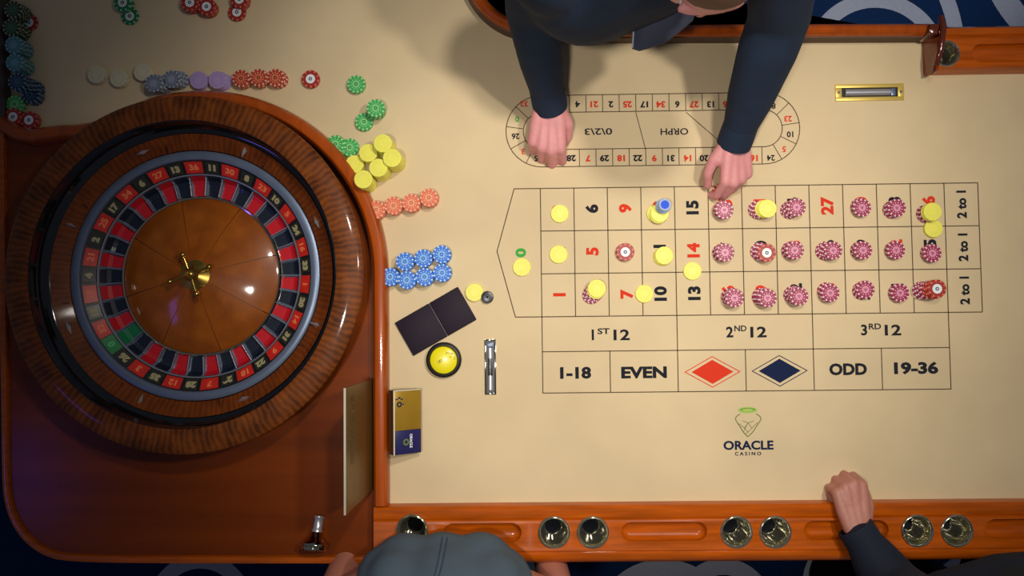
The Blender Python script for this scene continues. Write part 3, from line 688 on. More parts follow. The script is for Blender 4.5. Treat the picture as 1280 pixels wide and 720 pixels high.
bstack(445, 105, ['green'] * 4, 'alone above the other green stacks'); bstack(469.5, 135, ['green'] * 12, 'nearest above the yellow pile', lean=(-.004, .004)); bstack(455, 152, ['green'] * 3, 'small, close above the yellow pile')
bstack(419, 180, ['green'] * 6, 'touching the curved fence', lean=(.008, -.004)); bstack(437, 184, ['green'] * 3, 'between the fence and yellow pile')
bstack(153, 3, ['emerald'] * 5, 'tall, at the far edge'); bstack(162, 20, ['emerald'] * 1, 'in front of the emerald stack')
bstack(237, 3, V * 6, 'left of the far edge group'); bstack(258, 8, V * 6, 'second of the far edge group'); bstack(299, -1, V * 5, 'third of the far edge group'); bstack(296, 15, V * 2, 'front of the far edge group')
bstack(36, 28, V * 1, 'near the left side rail')
bstack(16, 12, ['bottle'] * 10, 'nearest the far left corner', lean=(.002, 0)); bstack(14, 34, ['bottle'] * 10, 'second along the side rail', lean=(.004, 0)); bstack(17, 56, ['teal'] * 12, 'upper of the teal two'); bstack(18, 78, ['teal'] * 12, 'lower of the teal two')
bstack(21, 102, ['navy'] * 14, 'beside the side rail', lean=(.014, -.006)); bstack(38, 118, ['navy'] * 6, 'beside the curved fence end')
bstack(18, 130, ['green'] * 4, 'between navy and red value chips'); bstack(16, 146, V * 5, 'left by the fence end'); bstack(36, 150, V * 4, 'right by the fence end')

me = bpy.data.meshes.new('stacked_chips'); LOW.to_mesh(me); LOW.free()
for k, _ in LOWM:
    for m in CM[k].materials: me.materials.append(m)
lo = bpy.data.objects.new('stacked_chips', me); C.objects.link(lo)
tag(lo, 'lower chips of the tall stacks in the dealer bank around the wheel', 'chips', kind='stuff')

# ------------------------------------------------------------------ small things on the cloth
q = P(828.4, 258, .0008 + 4 * CH); dz = .0008 + 4 * CH
dl = empty('win_marker', (q.x, q.y, dz + .0003), 0, 'small blue and white ring marker standing on the yellow chips on number 12', 'marker')
bm = bmesh.new(); lathe(bm, [(0, 0), (.0105, 0), (.0125, .001), (.0125, .004), (.0095, .007), (.0078, .012), (0, .012)], 28); mobj('marker_base', bm, mat('pale_blue_plastic', (176, 204, 240), .2, coat=.6), dl)
bm = bmesh.new(); lathe(bm, [(.0060, .012), (.0060, .020), (.0072, .024), (.0092, .0255), (.0098, .024), (.0086, .019), (.0080, .012)], 28); mobj('marker_collar', bm, mat('white_blue_plastic', (196, 212, 250), .2, coat=.6), dl)
bm = bmesh.new(); lathe(bm, [(0, .0215), (.0050, .0215), (.0066, .021), (.0066, .014), (0, .014)], 28); mobj('marker_cap', bm, mat('cobalt_plastic', (8, 80, 220), .6), dl); dl.scale = (1.35, 1.35, 1.1)

q = P(609, 371.5, .008)
pk = empty('dealer_puck', (q.x, q.y, .0008), 0, 'small dark round puck with a silver centre beside the single yellow chips', 'puck')
bm = bmesh.new(); lathe(bm, [(0, 0), (.0128, 0), (.0138, .001), (.0138, .007), (.0125, .009), (.0095, .0098), (0, .0098)], 36); mobj('puck_body', bm, mat('gunmetal', (58, 60, 66), .3, .3), pk)
bm = bmesh.new(); lathe(bm, [(0, .0118), (.0018, .0114), (.003, .0102), (.003, .0096), (0, .0096)], 18); mobj('puck_stud', bm, CHROME, pk)

q = P(554.5, 450, .012)
bt = empty('call_button', (q.x, q.y, .0008), 0, 'round yellow button with a small silver pin in a thick black ring, below the folder', 'button')
bm = bmesh.new(); lathe(bm, [(.030, .006), (.0305, .0125), (.0325, .0148), (.0355, .0145), (.0385, .012), (.0395, .006), (.039, .001), (.037, 0), (.0, 0), (0, .004)], 56); mobj('button_ring', bm, mat('black_rubber', (22, 20, 20), .45), bt)
bm = bmesh.new(); lathe(bm, [(0, .0115), (.018, .0108), (.027, .0085), (.0306, .0065), (.0306, .004), (0, .004)], 48); yd = mobj('button_dome', bm, mat('bright_yellow_plastic', (246, 232, 24), .3, coat=.5), bt)
bm = bmesh.new(); lathe(bm, [(0, .025), (.002, .0245), (.0026, .0225), (.0018, .020), (.0018, .011), (0, .011)], 16, c=(-.006, -.001, 0)); mobj('button_pin', bm, CHROME, bt)
bm = bmesh.new()
strip(bm, [(.0135 + .011 * math.cos(R(a)), .0045 + .0115 * math.sin(R(a))) for a in range(-20, 121, 10)], .0008, z=.0108)
strip(bm, [(.0050, .0135), (.0085, .0170)], .0012, z=.0114); strip(bm, [(.0135, .0055), (.0165, .0075)], .0012, z=.0113)
mobj('button_marks', bm, INK, yd, smooth=False)

# folder lying open
fa, fb, fc = P(571, 359, .004), P(596.7, 399, .004), P(517.8, 444.4, .004)
wv = (fb - fa); lv = (fc - fb); ang = math.atan2(lv.y, lv.x); mid = fa + wv / 2 + lv / 2; Lf = lv.length; Wf = wv.length
fo = empty('folder', (mid.x, mid.y, .0008), ang, 'dark plum leather folder lying open between the blue chips and the yellow button', 'folder')
PL = mat('plum_leather', (32, 20, 36), .6, coat=.0, spec=.25, bump=.3, bscale=500)
fx = -Lf / 2 + Lf * .455
for x0, x1 in ((-Lf / 2, fx - .001), (fx + .001, Lf / 2)):
    bm = bmesh.new(); box(bm, ((x0 + x1) / 2, 0, .0028), (x1 - x0, Wf, .0055), bev=.0018); mobj('folder_cover', bm, PL, fo)
bm = bmesh.new(); box(bm, (fx, 0, .0056), (.0014, Wf * .98, .0022), bev=.0004); mobj('folder_spine', bm, mat('worn_spine', (110, 92, 100), .4), fo)
bm = bmesh.new(); box(bm, (-Lf / 2 + .0012, 0, .0020), (.0035, Wf * .96, .003)); mobj('page_edge', bm, mat('grey_pages', (120, 108, 108), .7), fo)

# gold and blue card box leaning on the fence
a = P(492, 527, .034); b_ = P(526, 524, .002)
th = R(36); bw = .066; bl_ = .138; bt_ = .026
right = P(526.3, 525, .012)
cb = empty('card_box', (right.x - .014, right.y, .0012), 0, 'gold and navy card box leaning with its left edge on the wooden fence', 'box')
M = Matrix.Rotation(th, 4, 'Y')
def cbx(name, x0, x1, y0, y1, z0, z1, m, bev=.0006):
    bm = bmesh.new(); box(bm, ((x0 + x1) / 2, (y0 + y1) / 2, (z0 + z1) / 2), (x1 - x0, y1 - y0, z1 - z0), bev=bev)
    bmesh.ops.transform(bm, matrix=M, verts=bm.verts); return mobj(name, bm, m, cb)
NAVYC = mat('navy_card', (40, 38, 92), .35, coat=.3); GOLDC = mat('gold_card', (176, 138, 40), .35, .35, noise=.12, nscale=20, coat=.3)
bd = cbx('box_body', -bw, 0, -bl_ / 2, bl_ / 2, 0, bt_, mat('dark_box_side', (66, 48, 34), .4, coat=.3))
cbx('gold_panel', -bw + .002, -.001, -bl_ / 2 + .052, bl_ / 2 - .002, bt_ - .0002, bt_ + .0006, GOLDC, .0002)
cbx('navy_panel', -bw + .002, -.001, -bl_ / 2 + .001, -bl_ / 2 + .0515, bt_ - .0002, bt_ + .0006, NAVYC, .0002)
cbx('white_edge', -bw - .0004, -bw + .0022, -bl_ / 2, bl_ / 2, bt_ - .002, bt_ + .0008, mat('cream_edge', (232, 222, 190), .5), .0004)
cbx('white_edge', -bw, 0, bl_ / 2 - .0016, bl_ / 2 + .0004, bt_ - .002, bt_ + .0008, mat('cream_edge', (232, 222, 190), .5), .0004)
def cbt(body, x, y, cap, m, mw, rot=-PI / 2, bold=.0004):
    t = text(body, 0, 0, 0, cap, 0, m, cb, 'box_lettering', bold, mw=mw)
    t.rotation_mode = 'QUATERNION'; t.rotation_quaternion = M.to_quaternion() @ Quaternion((0, 0, 1), rot); t.location = M @ Vector((x, y, bt_ + .0010)); return t
WH = mat('white_print', (228, 228, 232), .6)
cbt('ORACLE', -.025, -bl_ / 2 + .028, .0058, WH, .030)
bm = bmesh.new(); lathe(bm, [(.0038, 0), (.0072, 0), (.0072, .0003), (.0038, .0003)], 20)
bmesh.ops.transform(bm, matrix=M @ Matrix.Translation((-.037, -bl_ / 2 + .026, bt_ + .0007)), verts=bm.verts); mobj('box_emblem', bm, OLIVEI, cb, smooth=False)
bm = bmesh.new(); lathe(bm, [(.003, 0), (.0062, 0), (.0062, .0003), (.003, .0003)], 20)
for dx, dy, s in ((.006, .011, .0025), (-.006, .011, .0025), (0, .014, .003), (.009, 0, .002)):
    box(bm, (dx, dy, .00015), (s * 2, s * 1.2, .0003))
bmesh.ops.transform(bm, matrix=M @ Matrix.Translation((-.053, bl_ / 2 - .030, bt_ + .0007)), verts=bm.verts); mobj('box_crest', bm, NAVYI, cb, smooth=False)

# upright sign on the wheel bay, next to the fence
s0 = P(465, 473, 0); zs = .232
sa = P(430, 485, zs); sb = P(430, 644, zs)
xb = XF - .0215; 
sg = empty('table_sign', (xb, (sa.y + sb.y) / 2, -.003), 0, 'tall dull gold sign standing on edge against the left of the wooden fence', 'sign')
hl = (sa.y - sb.y) / 2; tl_ = (sa.x - xb)
bm = bmesh.new(); pts = [(0, 0), (.003, 0), (tl_ + .003, zs + .003), (tl_, zs + .003)]
A = [bm.verts.new((x, -hl, z_)) for x, z_ in pts]; B = [bm.verts.new((x, hl, z_)) for x, z_ in pts]
bm.faces.new(A); bm.faces.new(list(reversed(B)))
for i in range(4): bm.faces.new((A[i], A[(i + 1) % 4], B[(i + 1) % 4], B[i]))
bmesh.ops.recalc_face_normals(bm, faces=bm.faces)
mobj('sign_panel', bm, mat('dull_gold_board', (108, 84, 38), .38, .2, noise=.2, nscale=6, stretch=(1, .6, 4)), sg, smooth=False)
bm = bmesh.new(); box(bm, (tl_ + .0015, 0, zs + .0035), (.0042, 2 * hl, .0030), bev=.0006); mobj('sign_edge', bm, mat('pale_edge', (190, 184, 168), .5), sg)
tt = text('ORACLE', 0, 0, 0, .022, 0, mat('faint_bronze_print', (96, 78, 42), .5), sg, 'sign_lettering', .0006, mw=.135)
tt.rotation_mode = 'QUATERNION'; fx_ = .80
_Y = Vector((tl_, 0, zs)).normalized(); _X = Vector((0, 1, 0)); _N = _X.cross(_Y)
tt.rotation_quaternion = Matrix((_X, _Y, _N)).transposed().to_quaternion()
tt.location = (tl_ * fx_ + .0036, hl * .28, zs * fx_ + .0)

# chrome bell-shaped stopper lying on the wood
q0 = P(398.5, 646, .012); q1 = P(392, 686, .026)
ax = Vector((q1.x - q0.x, q1.y - q0.y, 0)); La = ax.length + .003
st_ = empty('chrome_stopper', (q1.x, q1.y, .0), 0, 'chrome bell-shaped stopper lying on the dark wooden bay near its front edge', 'stopper')
rd = .0275; rn = .0095
axis = Vector((ax.x, ax.y, 0)).normalized() * math.cos(math.asin((rd - rn) / La)) + Vector((0, 0, (rd - rn) / La))
Q = axis.to_track_quat('Z', 'Y').to_matrix().to_4x4()
def stp(name, prof_, m):
    bm = bmesh.new(); lathe(bm, [(r, z_ - La) for r, z_ in prof_], 40)
    bmesh.ops.transform(bm, matrix=Matrix.Translation((0, 0, rd * .98 - .004)) @ Q, verts=bm.verts); return mobj(name, bm, m, st_, angle=40)
stp('stopper_neck', [(0, 0), (.0098, 0), (.0112, .0015), (.0112, .005), (.0100, .0065), (.0100, .028), (.0115, .030), (.0115, .034), (0, .034)], mat('satin_chrome', (205, 205, 212), .3, .7))
stp('stopper_bell', [(.0090, .033), (.013, .042), (.0195, .052), (.0255, .058), (.0260, .060), (0, .060)], mat('copper_toned_chrome', (190, 130, 90), .12, 1.0))
stp('stopper_disc', [(0, .058), (.0272, .058), (.0285, .060), (.0285, .063), (.0265, .0645), (.0285, .066), (.0285, .070), (.026, .0725), (0, .0735)], CHROME)

# ------------------------------------------------------------------ people
def skinmat(name, rgb):
    m = mat(name, rgb, .5, noise=.10, nscale=22, bump=.25, bscale=160); b = m.node_tree.nodes['Principled BSDF']
    b.inputs['Subsurface Weight'].default_value = .12; b.inputs['Subsurface Radius'].default_value = (.01, .004, .002); b.inputs['Subsurface Scale'].default_value = .5; return m
SK1 = skinmat('pink_skin', (222, 150, 150)); SK2 = skinmat('ruddy_skin', (190, 128, 112)); SK3 = skinmat('tan_skin', (176, 112, 92))
NAIL = None
def hand(bm, wrist, d, u, t, s=1.0, curl=None, thumb=None, spread=1.0, palm=None):
    """d: towards the fingers, u: out of the back of the hand, t: towards the thumb side. Grows palm, fingers, thumb into bm."""
    wrist = Vector(wrist); d = Vector(d).normalized(); u = Vector(u); u = (u - d * u.dot(d)).normalized(); t0 = Vector(t); t = (t0 - d * t0.dot(d) - u * t0.dot(u)).normalized()
    W = lambda a, b, c: wrist + (d * a + t * b + u * c) * s
    kn = [(.090, .027, 0), (.094, .009, .003), (.089, -.009, .002), (.080, -.026, -.002)]
    ln = [(.043, .026, .021), (.047, .030, .022), (.043, .028, .021), (.034, .021, .019)]
    rd = [(.0098, .0090, .0082, .0074), (.0100, .0092, .0083, .0075), (.0096, .0088, .0080, .0072), (.0086, .0078, .0071, .0064)]
    cb = [(.008, .014, -.002), (.006, .004, 0), (.006, -.005, 0), (.008, -.014, -.002)]
    tips = []
    for i in range(4):
        k = W(*kn[i]); limb(bm, [(W(*cb[i]), .0135 * s), (W(kn[i][0] * .55, kn[i][1] * .8, -.003), .0135 * s), (k, .0112 * s)])
        c = (curl or [(30, 40, 20)] * 4)[i]; a = 0; p = k; fan = R((1.5 - i) * 4 * spread)
        base = (d * math.cos(fan) + t * math.sin(fan)).normalized()
        pts = [(k, rd[i][0] * 1.08 * s)]
        for j in range(3):
            a += R(c[j]); dirn = base * math.cos(a) - u * math.sin(a); p = p + dirn * ln[i][j] * s; pts.append((p, rd[i][j + 1] * s))
        limb(bm, pts); tips.append((p, dirn, u * math.cos(a) + base * math.sin(a)))
    limb(bm, [(W(.010, .010, -.006), .013 * s), (W(.035, .006, -.010), .015 * s), (W(.07, 0, -.009), .012 * s)])
    limb(bm, [(W(.012, -.012, -.006), .012 * s), (W(.05, -.018, -.009), .012 * s)])
    th = thumb or [(.018, .018, -.008), (.050, .040, -.016), (.078, .050, -.022), (.100, .050, -.028)]
    limb(bm, [(W(*th[0]), .0150 * s), (W(*th[1]), .0120 * s), (W(*th[2]), .0105 * s), (W(*th[3]), .0088 * s)])
    limb(bm, [(W(*th[0]), .013 * s), (W(.05, .020, -.006), .012 * s), (W(*th[1]), .011 * s)])
    return tips
def head(bm, c, f, up, s=1.0):
    """c: middle of the head, f: where the face points, up: towards the crown"""
    f = Vector(f).normalized(); up = Vector(up); up = (up - f * up.dot(f)).normalized(); r = f.cross(up)
    Mx = Matrix((r, f, up)).transposed(); W = lambda a, b, g: Vector(c) + (r * a + f * b + up * g) * s
    ball(bm, W(0, -.008, .025), .088 * s, (.84, 1.08, 1.0), Mx)
    ball(bm, W(0, .020, -.035), .068 * s, (.86, 1.0, 1.12), Mx)
    ball(bm, W(0, .052, -.092), .026 * s, (1.1, .9, .8), Mx)
    ball(bm, W(0, .078, .026), .03 * s, (1.9, .5, .45), Mx)
    limb(bm, [(W(0, .086, .012), .008 * s), (W(0, .104, -.022), .012 * s)])
    for k in (-1, 1):
        ball(bm, W(k * .011, .094, -.024), .009 * s); ball(bm, W(k * .036, .062, -.02), .026 * s)
        ball(bm, W(k * .074, -.006, -.008), .018 * s, (.4, .75, 1.5), Mx)
    ball(bm, W(0, .086, -.050), .012 * s, (2.0, .7, .45), Mx); ball(bm, W(0, .083, -.060), .012 * s, (1.7, .7, .5), Mx)
    return W, Mx
def face_bits(W, Mx, s, parent, haircol, lipcol=(170, 90, 90), full=True, top=True):
    for k in (-1, 1):
        b = bmesh.new(); ball(b, W(k * .032, .076, .004), .0125 * s); e_ = mobj('eye', b, mat('eye_white', (225, 220, 215), .2), parent)
        b = bmesh.new(); ball(b, W(k * .032, .0835, .004), .0058 * s); mobj('iris', b, mat('iris_brown', (50, 34, 24), .2), e_)
        b = bmesh.new(); limb(b, [(W(k * .018, .091, .022), .0035 * s), (W(k * .046, .082, .024), .003 * s)]); mobj('eyebrow', b, mat('hair_' + parent['hair_key'], haircol, .7), parent)
    b = bmesh.new(); ball(b, W(0, .0925, -.055), .010 * s, (2.1, .45, .35), Mx); mobj('mouth', b, mat('lips', lipcol, .5), parent)
    b = bmesh.new()
    ball(b, W(0, -.020, .040), .094 * s, (.90, 1.02, .95), Mx); ball(b, W(0, -.045, -.010), .070 * s, (1.1, .85, 1.0), Mx)
    hm = mat('hair_' + parent['hair_key'], haircol, .7, noise=.4, nscale=220, bump=.8, bscale=300)
    fuse('hair', b, hm, parent, .005, 2)

# ---- dealer, leaning over the far rail
dp = P(800, -60, 0)
dealer = empty('person', (.17, .78, -.76), 0, 'dealer in navy leaning over the far rail, both hands reaching down to the printed cloth', 'person')
dealer['hair_key'] = 'dark'
def T_(o, root):
    """parts were modelled in world coordinates"""
    o.matrix_parent_inverse = Matrix.Translation(-root.location); return o
JK = mat('navy_shirt_cloth', (16, 36, 60), .85, noise=.25, nscale=9, bump=.35, bscale=60)
wl = P(686, 124, .078); wr = P(921, 170, .078)
el = P(664, 10, .26); er = P(974, 22, .27)
sl = P(676, -112, .50); sr = P(985, -112, .50)
pel = Vector((.15, .80, .12)); chest = P(800, -70, .42); neck = P(880, -72, .50)
hc = P(889, -66, .575)
bm = bmesh.new()
dl_ = (P(682, 196, .012) - wl); fw = Vector((dl_.x, dl_.y, dl_.z * .55))
hand(bm, wl, fw, (-.12, -.18, 1), (1, 0, 0), 1.16, curl=[(52, 56, 30), (50, 54, 30), (52, 60, 34), (54, 66, 40)],
     thumb=[(.016, .018, -.008), (.045, .036, -.018), (.070, .036, -.032), (.090, .022, -.046)])
dr_ = (P(916, 238, .014) - wr); fw2 = Vector((dr_.x, dr_.y, dr_.z * .5))
hand(bm, wr, fw2, (.30, -.1, .95), (-1, 0, -.15), 1.06, curl=[(44, 44, 30), (50, 52, 32), (54, 60, 34), (58, 66, 38)],
     thumb=[(.014, .016, -.010), (.044, .042, -.018), (.074, .050, -.030), (.100, .040, -.046)], spread=.4)
for w_, e2, s2 in ((wl, el, sl), (wr, er, sr)):
    limb(bm, [(w_, .0235), (w_.lerp(e2, .35), .028), (w_.lerp(e2, .7), .038), (e2, .038), (s2, .046)])
limb(bm, [(sl, .05), (chest, .10), (sr, .05)]); limb(bm, [(chest, .10), (pel, .12)]); limb(bm, [(chest, .07), (neck, .052), (hc, .05)])
W_, Mx_ = head(bm, hc, (.05, -.72, -.69), (.1, -.62, .6), 1.0)
body = T_(fuse('body', bm, SK1, dealer, .0032, 5), dealer)
b0 = len(bpy.data.objects)
face_bits(W_, Mx_, 1.0, dealer, (104, 70, 58))
for o in dealer.children:
    if o is not body: T_(o, dealer)
bm = bmesh.new()
cuffl = wl.lerp(el, .06); cuffr = wr.lerp(er, .05)
limb(bm, [(cuffl, .0355), (wl.lerp(el, .45), .046), (el, .051), (sl, .064)])
limb(bm, [(cuffr, .034), (wr.lerp(er, .35), .048), (wr.lerp(er, .75), .058), (er, .058), (sr, .066)])
lowc = P(735, -35, .34)
limb(bm, [(sl, .07), (chest, .125), (sr, .07)]); limb(bm, [(chest, .13), (lowc, .13), (pel, .15)]); limb(bm, [(P(700, -50, .40), .10), (P(790, -30, .34), .10)])
limb(bm, [(chest, .07), (chest.lerp(neck, .7), .062)])
# cut the cuffs flat after fusing: extra rings
shirt = T_(fuse('navy_shirt', bm, JK, dealer, .006, 4), dealer)
for c_, e2, rr_ in ((cuffl, el, .0375), (cuffr, er, .0365)):
    ax_ = (c_ - e2).normalized(); b = bmesh.new()
    prof_ = [(rr_ - .003, -.014), (rr_, -.012), (rr_ + .0008, .016), (rr_ + .0005, .034), (rr_ - .003, .0345), (rr_ - .006, .030), (rr_ - .006, -.01)]
    lathe(b, [(r, z_) for r, z_ in prof_], 32); bmesh.ops.transform(b, matrix=Matrix.Translation(c_) @ ax_.to_track_quat('Z', 'Y').to_matrix().to_4x4(), verts=b.verts)
    T_(mobj('cuff', b, JK, dealer), dealer)
# slate front panel hanging below the chest
zf = .335
fl_pts = [P(791, 60, zf), P(800, 63, zf), P(812, 60, zf), P(832, 53, zf), P(852, 38, zf), P(866, 26, zf + .01), P(872, 4, zf + .03), P(860, -30, zf + .06), P(800, -30, zf + .06), P(798, 8, zf + .03), P(792, 32, zf + .01)]
b = bmesh.new(); tv = [b.verts.new(p + Vector((0, 0, .004))) for p in fl_pts]; bv = [b.verts.new(p + Vector((0, .002, -.010))) for p in fl_pts]; n = len(tv)
ct = b.verts.new(P(825, 15, zf + .035)); cbm = b.verts.new(P(825, 15, zf + .005))
for i in range(n):
    j = (i + 1) % n; b.faces.new((tv[i], tv[j], ct)); b.faces.new((bv[j], bv[i], cbm)); b.faces.new((tv[j], tv[i], bv[i], bv[j]))
bmesh.ops.recalc_face_normals(b, faces=b.faces)
T_(mobj('waistcoat_front', b, mat('slate_waistcoat', (66, 72, 92), .8, noise=.1), dealer, angle=80), dealer)
b = bmesh.new(); limb(b, [(fl_pts[0] + Vector((-.001, 0, .005)), .0016), (fl_pts[10] + Vector((0, 0, .005)), .0016), (fl_pts[9] + Vector((0, 0, .005)), .0016)])
T_(mobj('waistcoat_piping', b, mat('pale_piping', (176, 176, 190), .6), dealer), dealer)
b = bmesh.new()
for k in (-1, 1):
    hx = pel + Vector((k * .09, 0, -.02)); limb(b, [(hx, .105), (Vector((hx.x + k * .02, .80, -.32)), .075), (Vector((hx.x + k * .03, .84, -.70)), .05)])
T_(fuse('trousers', b, mat('black_trousers', (18, 18, 22), .85), dealer, .01, 4), dealer)
for k in (-1, 1):
    b = bmesh.new(); x_ = pel.x + k * .12; limb(b, [(Vector((x_, .85, -.715)), .042), (Vector((x_ + k * .01, .70, -.728)), .032)]); T_(mobj('shoe', b, BLACKP, dealer), dealer)
# the chip he is putting down and the one under his left hand
q = P(901, 240, .006); chip('rust', q.x, q.y, .0012, 'red chip pinched under the fingertips of the right-hand dealer hand', None, True, tilt=(R(8), R(6), 0))

# ---- player in the grey shirt at the near rail
pg = empty('person', (-.19, -1.0, -.76), 0, 'player in a slate grey shirt pressed against the near rail, bare arms hanging', 'person')
pg['hair_key'] = 'brown'
S1, S2 = P(496, 724, .15), P(618, 728, .15); E1, E2 = P(414, 750, .06), P(700, 752, .06)
H1, H2 = Vector((E1.x + .05, E1.y + .16, -.20)), Vector((E2.x - .05, E2.y + .16, -.20))
ch = P(556, 748, .13); nk = P(552, 790, .27); hd = P(552, 872, .40); pv = Vector((-.19, -1.02, -.24))
bm = bmesh.new()
for s2, e2, h2, k in ((S1, E1, H1, 1), (S2, E2, H2, -1)):
    limb(bm, [(s2, .05), (s2.lerp(e2, .5), .043), (e2, .037), (e2.lerp(h2, .4), .036), (h2, .024)])
    hand(bm, h2, (k * .3, 1, -.3), (0, .3, 1), (k, 0, 0), .92)
limb(bm, [(S1, .05), (ch, .09), (S2, .05)]); limb(bm, [(ch, .10), (pv, .12)]); limb(bm, [(ch, .06), (nk, .048), (hd, .048)])
W_, Mx_ = head(bm, hd, (0, 1, -.25), (0, .1, 1), .97)
body = T_(fuse('body', bm, SK3, pg, .004, 5), pg)
face_bits(W_, Mx_, .97, pg, (84, 58, 40))
for o in pg.children:
    if o is not body: T_(o, pg)
GR = mat('slate_grey_jersey', (76, 92, 106), .9, noise=.08, nscale=12, bump=.3, bscale=70)
bm = bmesh.new()
B1, B2 = P(507, 711, .10), P(600, 712, .10)
ball(bm, B1, .074); ball(bm, B2, .077); ball(bm, P(480, 716, .11), .055); ball(bm, P(628, 722, .11), .06); ball(bm, P(553, 711, .10), .076)
limb(bm, [(S1, .062), (ch, .095), (S2, .062)]); limb(bm, [(ch, .115), (pv + Vector((0, 0, .05)), .135)]); limb(bm, [(B1, .07), (ch, .09), (B2, .07)])
limb(bm, [(S1, .058), (S1.lerp(E1, .30), .050)]); limb(bm, [(S2, .058), (S2.lerp(E2, .30), .050)]); limb(bm, [(B1, .06), (S1, .06)]); limb(bm, [(B2, .06), (S2, .06)])
limb(bm, [(ch, .07), (nk, .056)])
grey = T_(fuse('grey_shirt', bm, GR, pg, .006, 26, .6), pg)
# double seam down the front, laid on the shirt surface
def seam(px0, py0, px1, py1, off):
    pts = []
    me = grey.data
    from mathutils.bvhtree import BVHTree
    bv = BVHTree.FromPolygons([v.co for v in me.vertices], [p.vertices for p in me.polygons])
    for i in range(17):
        f = i / 16; px = px0 + (px1 - px0) * f + off + 5 * math.sin(f * 2.2); py = py0 + (py1 - py0) * f
        tgt = P(px, py, 0); h = bv.ray_cast(CAM_LOC, (tgt - CAM_LOC).normalized())
        if h[0]: pts.append(h[0])
    return pts
SM = mat('navy_seam', (50, 66, 90), .9)
for off in (0, 6):
    pts = seam(553, 672, 530, 745, off)
    if len(pts) > 2:
        b = bmesh.new(); sweep(b, pts, circ(.0016, 6)); T_(mobj('seam', b, SM, pg), pg)
JEAN = mat('pale_blue_denim', (132, 176, 198), .85, noise=.15, nscale=40)
b = bmesh.new()
for k in (-1, 1):
    hx = pv + Vector((k * .08, 0, -.03)); kn_ = Vector((hx.x + (k * .10), -.62, -.25)); ft = Vector((kn_.x, -.66, -.68))
    limb(b, [(hx, .10), (kn_, .062), (ft, .045)])
T_(fuse('jeans', b, JEAN, pg, .01, 4), pg)
for k in (-1, 1):
    x_ = pv.x + k * .18; b = bmesh.new(); limb(b, [(Vector((x_, -.68, -.718)), .04), (Vector((x_, -.53, -.73)), .03)]); T_(mobj('shoe', b, mat('white_trainer', (190, 190, 190), .6), pg), pg)

# ---- player in navy, fist on the cloth
pn = empty('person', (1.02, -1.12, -.76), 0, 'player in a dark navy jacket, loose fist on the near edge of the cloth', 'person')
pn['hair_key'] = 'black'
wv_ = P(1073, 666, .058); el3 = P(1122, 742, .085); sh3 = P(1195, 800, .30); sh4 = P(1440, 800, .30)
ch3 = P(1310, 800, .20); nk3 = P(1315, 850, .36); hd3 = P(1318, 925, .47); pv3 = Vector((1.02, -1.14, -.24)); el4 = P(1520, 790, .10); wr4 = P(1430, 735, .075)
bm = bmesh.new()
hand(bm, wv_, (-.10, 1, -.20), (.05, .15, 1), (1, .1, 0), 1.07, curl=[(62, 88, 50), (64, 90, 50), (68, 90, 50), (72, 90, 50)],
     thumb=[(.016, .018, -.006), (.046, .036, -.012), (.074, .037, -.018), (.094, .026, -.026)], spread=.6)
limb(bm, [(wv_ + Vector((.004, -.012, 0)), .027), (wv_.lerp(el3, .45), .036), (el3, .042), (sh3, .05)])
hand(bm, wr4, (-.3, 1, -.1), (0, .1, 1), (-1, 0, 0), 1.0)
limb(bm, [(wr4, .026), (el4, .04), (sh4, .05)]); limb(bm, [(sh3, .05), (ch3, .10), (sh4, .05)]); limb(bm, [(ch3, .1), (pv3, .12)]); limb(bm, [(ch3, .06), (nk3, .05), (hd3, .05)])
W_, Mx_ = head(bm, hd3, (-.1, 1, -.3), (0, .2, 1), 1.0)
body = T_(fuse('body', bm, SK2, pn, .0034, 4, .4), pn)
face_bits(W_, Mx_, 1.0, pn, (24, 22, 24))
for o in pn.children:
    if o is not body: T_(o, pn)
NV = mat('dark_navy_jacket', (14, 24, 44), .85, noise=.25, nscale=9, bump=.35, bscale=60)
bm = bmesh.new()
cf = wv_.lerp(el3, .10)
limb(bm, [(cf, .037), (wv_.lerp(el3, .45), .050), (el3, .066), (sh3, .075)])
limb(bm, [(wr4.lerp(el4, .1), .04), (wr4.lerp(el4, .5), .055), (el4, .062), (sh4, .072)]); limb(bm, [(P(1185, 748, .11), .055), (P(1262, 742, .13), .078), (P(1350, 745, .15), .09), (ch3, .10)])
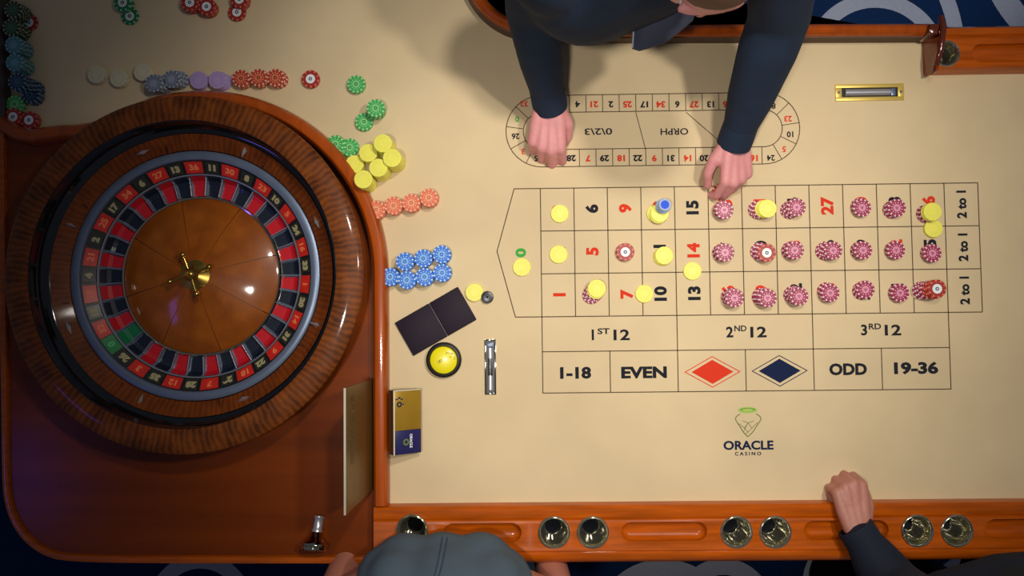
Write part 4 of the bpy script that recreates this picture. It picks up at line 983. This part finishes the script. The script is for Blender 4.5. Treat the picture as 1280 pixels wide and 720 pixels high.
limb(bm, [(sh3, .075), (ch3, .13), (sh4, .075)]); limb(bm, [(ch3, .14), (pv3, .155)]); limb(bm, [(ch3, .08), (nk3, .06)])
T_(fuse('navy_jacket', bm, NV, pn, .006, 4), pn)
ax_ = (cf - el3).normalized(); b = bmesh.new(); rr_ = .0375
lathe(b, [(rr_ - .003, -.014), (rr_ + .001, -.012), (rr_ + .001, .022), (rr_, .027), (rr_ - .004, .027), (rr_ - .006, .02), (rr_ - .006, -.01)], 32)
bmesh.ops.transform(b, matrix=Matrix.Translation(cf) @ ax_.to_track_quat('Z', 'Y').to_matrix().to_4x4(), verts=b.verts); T_(mobj('cuff', b, NV, pn), pn)
b = bmesh.new()
for k in (-1, 1):
    hx = pv3 + Vector((k * .09, 0, -.03)); kn_ = Vector((hx.x + k * .07, -.74, -.25)); limb(b, [(hx, .10), (kn_, .064), (Vector((kn_.x, -.78, -.68)), .046)])
T_(fuse('trousers', b, mat('black_trousers', (18, 18, 22), .85), pn, .01, 4), pn)
for k in (-1, 1):
    x_ = pv3.x + k * .16; b = bmesh.new(); limb(b, [(Vector((x_, -.80, -.718)), .04), (Vector((x_, -.66, -.73)), .03)]); T_(mobj('shoe', b, BLACKP, pn), pn)

# stools under the two seated players
def stool(x, y, label):
    r_ = empty('stool', (x, y, -.76), 0, label, 'stool', None)
    SEAT = mat('dark_blue_seat', (26, 34, 56), .6)
    bm = bmesh.new(); lathe(bm, [(0, .285), (.17, .285), (.185, .295), (.19, .315), (.18, .335), (.15, .345), (0, .348)], 40); mobj('seat', bm, SEAT, r_)
    bm = bmesh.new(); lathe(bm, [(0, 0), (.19, 0), (.19, .008), (.17, .014), (.05, .022), (.03, .03), (0, .03)], 40); mobj('base', bm, CHROME, r_)
    bm = bmesh.new(); lathe(bm, [(0, .02), (.025, .02), (.025, .29), (0, .29)], 20); mobj('pole', bm, CHROME, r_)
stool(-.19, -1.04, 'round dark blue stool under the player in the slate grey shirt')
stool(1.02, -1.15, 'round dark blue stool under the player in the dark navy jacket')
